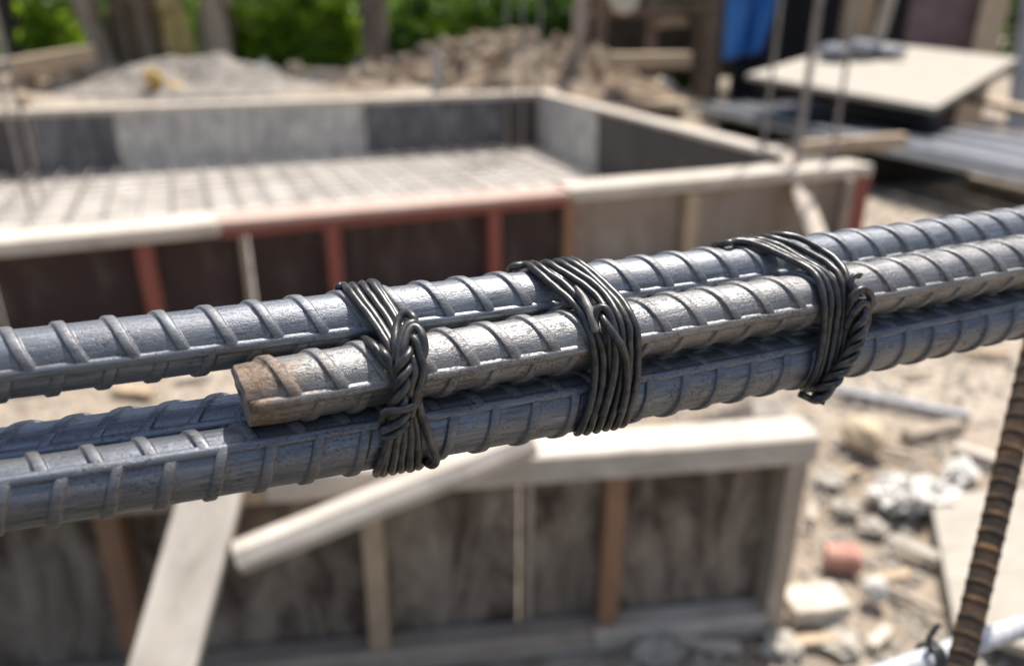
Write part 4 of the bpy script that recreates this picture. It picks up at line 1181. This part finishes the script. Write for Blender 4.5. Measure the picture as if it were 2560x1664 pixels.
tag(beam('fence_rail', at(1640, 60, 10.35), at(1720, 55, 10.35), .07, .10, M_WOOD_TAN), 'short pale rail between two brown posts', 'rail')
blob('hung_sack', at(1556, 38, 10.0), (.2, .1, .15), M_WHITE, 81, 'whitish sack hanging on the rough rail below the trees', 'sack', None, 3, .4)
tag(beam('ground_plank', at(1525, 152, 9.2), at(1722, 150, 9.2), .3, .16, M_WOOD_TAN), 'wide tan plank lying beyond the soil heap, left of the tarpaulin', 'plank')
tag(beam('back_fence', at(1440, 95, 11.2), at(1850, 95, 11.2), .04, 1.0, M_BARK_DARK), 'low dark fence behind the brown posts', 'fence')

# ---- vegetation
lr = np.random.RandomState(4)
def leaves(n, centre, rad, size, clumps=26, drop=0.0):
    """many small bent leaves gathered in clumps through a volume"""
    cs = lr.normal(0, 1, (clumps, 3)); cs /= np.linalg.norm(cs, axis=1)[:, None] + 1e-9
    cs *= lr.uniform(.35, 1.0, (clumps, 1)); cr = lr.uniform(.16, .38, clumps)
    which = lr.randint(0, clumps, n)
    P = cs[which] + lr.normal(0, 1, (n, 3)) * cr[which][:, None] * .6
    P = np.array(centre) + P * np.array(rad)
    if drop: P[:, 2] = np.maximum(P[:, 2], drop)
    d = lr.normal(0, 1, (n, 3)); d[:, 2] -= .35; d /= np.linalg.norm(d, axis=1)[:, None]
    s = np.cross(d, lr.normal(0, 1, (n, 3))); s /= np.linalg.norm(s, axis=1)[:, None] + 1e-9
    L = size * lr.uniform(.6, 1.4, (n, 1)); Wd = L * lr.uniform(.28, .42, (n, 1))
    up = np.cross(s, d) * L * .12
    q = np.stack([P, P + d * L * .5 + s * Wd * .5 + up, P + d * L, P + d * L * .5 - s * Wd * .5 + up], 1).reshape(-1, 3)
    f = [(4 * i, 4 * i + 1, 4 * i + 2, 4 * i + 3) for i in range(n)]
    return q, f
def bush(tx, Y, w, h, mat, lab, n=900, size=.26, z0=0.0):
    c = Vector((at(tx, 60, Y).x, Y, z0))
    root = thing('bush', c, lab, 'bush', 'bushes at the edge of the wood')
    q, f = leaves(n, (c.x, Y, z0 + h * .5), (w / 2, w / 2.4, h * .5), size, 34, .03)
    o = link('crown', mesh_from('crown', q, f, mat), None, root); o.matrix_basis = WM[root.name].inverted()
    for k in range(4):
        a = rng.uniform(0, 6.28); V, Fc = tube(catmull([(c.x + .05 * math.cos(a), Y + .05 * math.sin(a), 0), (c.x + w * .12 * math.cos(a), Y + w * .12 * math.sin(a), h * .4), (c.x + w * .28 * math.cos(a), Y + w * .25 * math.sin(a), h * .8)], 4), .02, 7)
        o = link('stem', mesh_from('stem', V, Fc, M_BARK_DARK, True), None, root); o.matrix_basis = WM[root.name].inverted()
def tree(tx, Y, r, h, mat_b, mat_l, lab, lean=0.0, crown=(1.5, 1.1, 1.1), n=1800, size=.22):
    b = Vector((at(tx, 60, Y).x, Y, 0))
    root = thing('tree', b, lab, 'tree', 'trees at the edge of the wood')
    path = catmull([(b.x, b.y, -.05), (b.x + lean * .3, b.y, h * .3), (b.x + lean * .6 + .05, b.y, h * .62), (b.x + lean, b.y, h)], 8)
    rs = np.linspace(1, .55, len(path)) * r; rs[0] *= 1.35; rs[1] *= 1.2; rs[2] *= 1.08
    V, Fc = tube(path, r, 14, True, rs, r * .03)
    o = link('trunk', mesh_from('trunk', V, Fc, mat_b, True), None, root); o.matrix_basis = WM[root.name].inverted()
    top = np.array(path[-1])
    for k in range(5):
        a = 2 * math.pi * k / 5 + .4; e = top + np.array([math.cos(a) * crown[0] * .7, math.sin(a) * crown[1] * .7, crown[2] * (.3 + .15 * (k % 3))])
        V, Fc = tube(catmull([top - np.array([0, 0, h * .2]), (top + e) / 2 + np.array([0, 0, .1]), e], 5), r * .3, 8, True, np.linspace(r * .45, r * .1, 11))
        o = link('limb', mesh_from('limb', V, Fc, mat_b, True), None, root); o.matrix_basis = WM[root.name].inverted()
    q, f = leaves(n, (top[0], top[1], top[2] + crown[2] * .35), crown, size, 40)
    o = link('crown', mesh_from('crown', q, f, mat_l), None, root); o.matrix_basis = WM[root.name].inverted()
def banana(tx, Y, r, h, mat, lab, lean=0.0, nl=6, dead=3, txt=None):
    b = Vector((at(tx, 60, Y).x, Y, 0))
    root = thing('banana_plant', b, lab, 'banana plant', 'banana plants of the clump')
    path = catmull([(b.x, b.y, -.05), (b.x + lean * .4, b.y, h * .4), (b.x + lean, b.y, h)], 8)
    rs = np.linspace(1.12, .6, len(path)) * r
    V, Fc = tube(path, r, 16, True, rs, r * .02)
    o = link('stem', mesh_from('stem', V, Fc, mat, True), None, root); o.matrix_basis = WM[root.name].inverted()
    # dry leaf sheaths peeling off the stem
    for k in range(5):
        a = rng.uniform(0, 6.28); z0_ = rng.uniform(.05, .5) * h; hh = rng.uniform(.35, .8)
        V, Fc = [], []
        for j in range(9):
            t = j / 8; zz = z0_ + hh * t; cx = b.x + lean * zz / h
            for s_ in (-1, 0, 1):
                an = a + s_ * .5 * (1 - .3 * t); rr = r * (1.10 + .28 * (1 - t) ** 2 - .04 * abs(s_))
                V.append((cx + rr * math.cos(an), b.y + rr * math.sin(an), zz))
        for j in range(8):
            for s_ in range(2):
                q = j * 3 + s_; Fc.append((q, q + 1, q + 4, q + 3))
        o = link('sheath', mesh_from('sheath', V, Fc, mat, True), None, root); o.matrix_basis = WM[root.name].inverted()
        o.modifiers.new('thickness', 'SOLIDIFY').thickness = .008
    def blade(a, L, droop, wdt, z, mt, nm):
        V, Fc = [], []
        c = math.cos(a); s2 = math.sin(a); px, pz = 0.0, 0.0; el = 1.1
        if droop > 2: el = .3
        nn = 12
        for j in range(nn + 1):
            t = j / nn
            w_ = wdt * math.sin(math.pi * min(1, .08 + t * .9)) ** .6
            for s_ in (-1, 0, 1):
                V.append((b.x + lean + c * px - s2 * s_ * w_ / 2, b.y + s2 * px + c * s_ * w_ / 2, z + pz - .18 * abs(s_) * w_ + .03 * rng.uniform(-1, 1) * abs(s_)))
            px += math.cos(el) * L / nn; pz += math.sin(el) * L / nn; el -= droop / nn
        for j in range(nn):
            for s_ in range(2):
                q = j * 3 + s_; Fc.append((q, q + 1, q + 4, q + 3))
        o = link(nm, mesh_from(nm, V, Fc, mt, True), None, root); o.matrix_basis = WM[root.name].inverted()
        o.modifiers.new('thickness', 'SOLIDIFY').thickness = .004
    for k in range(nl): blade(2 * math.pi * k / nl + rng.uniform(-.3, .3), rng.uniform(1.6, 2.2), rng.uniform(1.2, 2.0), .5, h, M_LEAF_B, 'leaf')
    for k in range(dead): blade(rng.uniform(0, 6.28), rng.uniform(1.2, 1.7), 2.4, .3, h * .95, mat, 'dry_leaf')
banana(262, 11.0, .15, 2.6, M_BANANA_G, 'banana stem leaning at the left end of the clump behind the gravel heap', -.45)
banana(315, 11.4, .20, 2.9, M_BANANA, 'thick dark brown banana stem, second from the left of the clump', -.08)
banana(372, 11.1, .20, 2.8, M_BANANA, 'dark brown banana stem with dry sheaths left of the yellow one', .05)
banana(450, 10.8, .16, 2.7, M_BANANA_Y, 'yellow banana stem above the middle of the gravel heap', -.14)
banana(540, 11.0, .20, 2.8, M_BANANA_G, 'grey brown banana stem at the right end of the clump', -.05)
tree(935, 11.4, .21, 4.6, M_BARK, M_LEAF, 'brown tree trunk rising behind the small soil heap', .0)
tree(40, 11.6, .2, 4.6, M_BARK_DARK, M_LEAF_D, 'dark tree trunk in the upper left corner', -.25)
tree(785, 12.6, .10, 4.6, M_BARK, M_LEAF, 'slim brown tree trunk left of the thicker brown trunk', .1)
tree(1370, 13.2, .14, 4.6, M_BARK_DARK, M_LEAF_D, 'dark tree behind the right side of the soil heap', .1)
tree(1700, 12.8, .15, 4.6, M_BARK, M_LEAF_D, 'brown tree in the wood behind the rough posts', .1)
for (tx, Y, w, h, mt, lab) in (
    (110, 11.6, .8, 1.32, M_LEAF_Y, 'light green bush left of the banana clump'),
    (205, 12.4, 1.3, 1.5, M_LEAF_D, 'dark green bush close left behind the banana clump'),
    (612, 11.6, .7, 1.22, M_LEAF_Y, 'bright green bush right of the banana clump'),
    (690, 11.9, .9, 1.32, M_LEAF_Y, 'yellow green bush in the gap right of the bananas'),
    (850, 11.8, .7, 1.36, M_LEAF_Y, 'yellow green bush left of the thick brown trunk'),
    (760, 12.6, 1.2, 1.6, M_LEAF, 'mid green bush behind the slim brown trunk'),
    (1030, 11.8, .8, 1.42, M_LEAF, 'mid green bush right of the thick brown trunk'),
    (1110, 11.9, 1.0, 1.40, M_LEAF_Y, 'bright green bush above the left of the soil heap'),
    (1230, 12.4, 1.3, 1.6, M_LEAF, 'green bush above the crest of the soil heap'),
    (1400, 12.4, 1.2, 1.5, M_LEAF, 'green bush behind the leaning grey pole'),
    (1560, 12.4, 1.2, 1.6, M_LEAF_D, 'dark green bush behind the whitish sack'),
    (1720, 11.8, .6, 1.42, M_LEAF_Y, 'small bright bush left of the thick rough post')):
    bush(tx, Y, w, h, mt, lab)
# the wood behind reads as one green mass
q, f = leaves(26000, (0, 16.2, 2.0), (15, 1.2, 2.6), .3, 500, .02)
tag(link('far_wood', mesh_from('far_wood', q, f, M_LEAF_D)), 'dense dark green wood closing the view behind the site', 'wood', None, 'stuff')
q, f = leaves(9000, (-1, 14.2, .7), (9, .9, .8), .22, 260, .02)
tag(link('undergrowth', mesh_from('undergrowth', q, f, M_LEAF)), 'low green undergrowth along the foot of the wood', 'undergrowth', None, 'stuff')
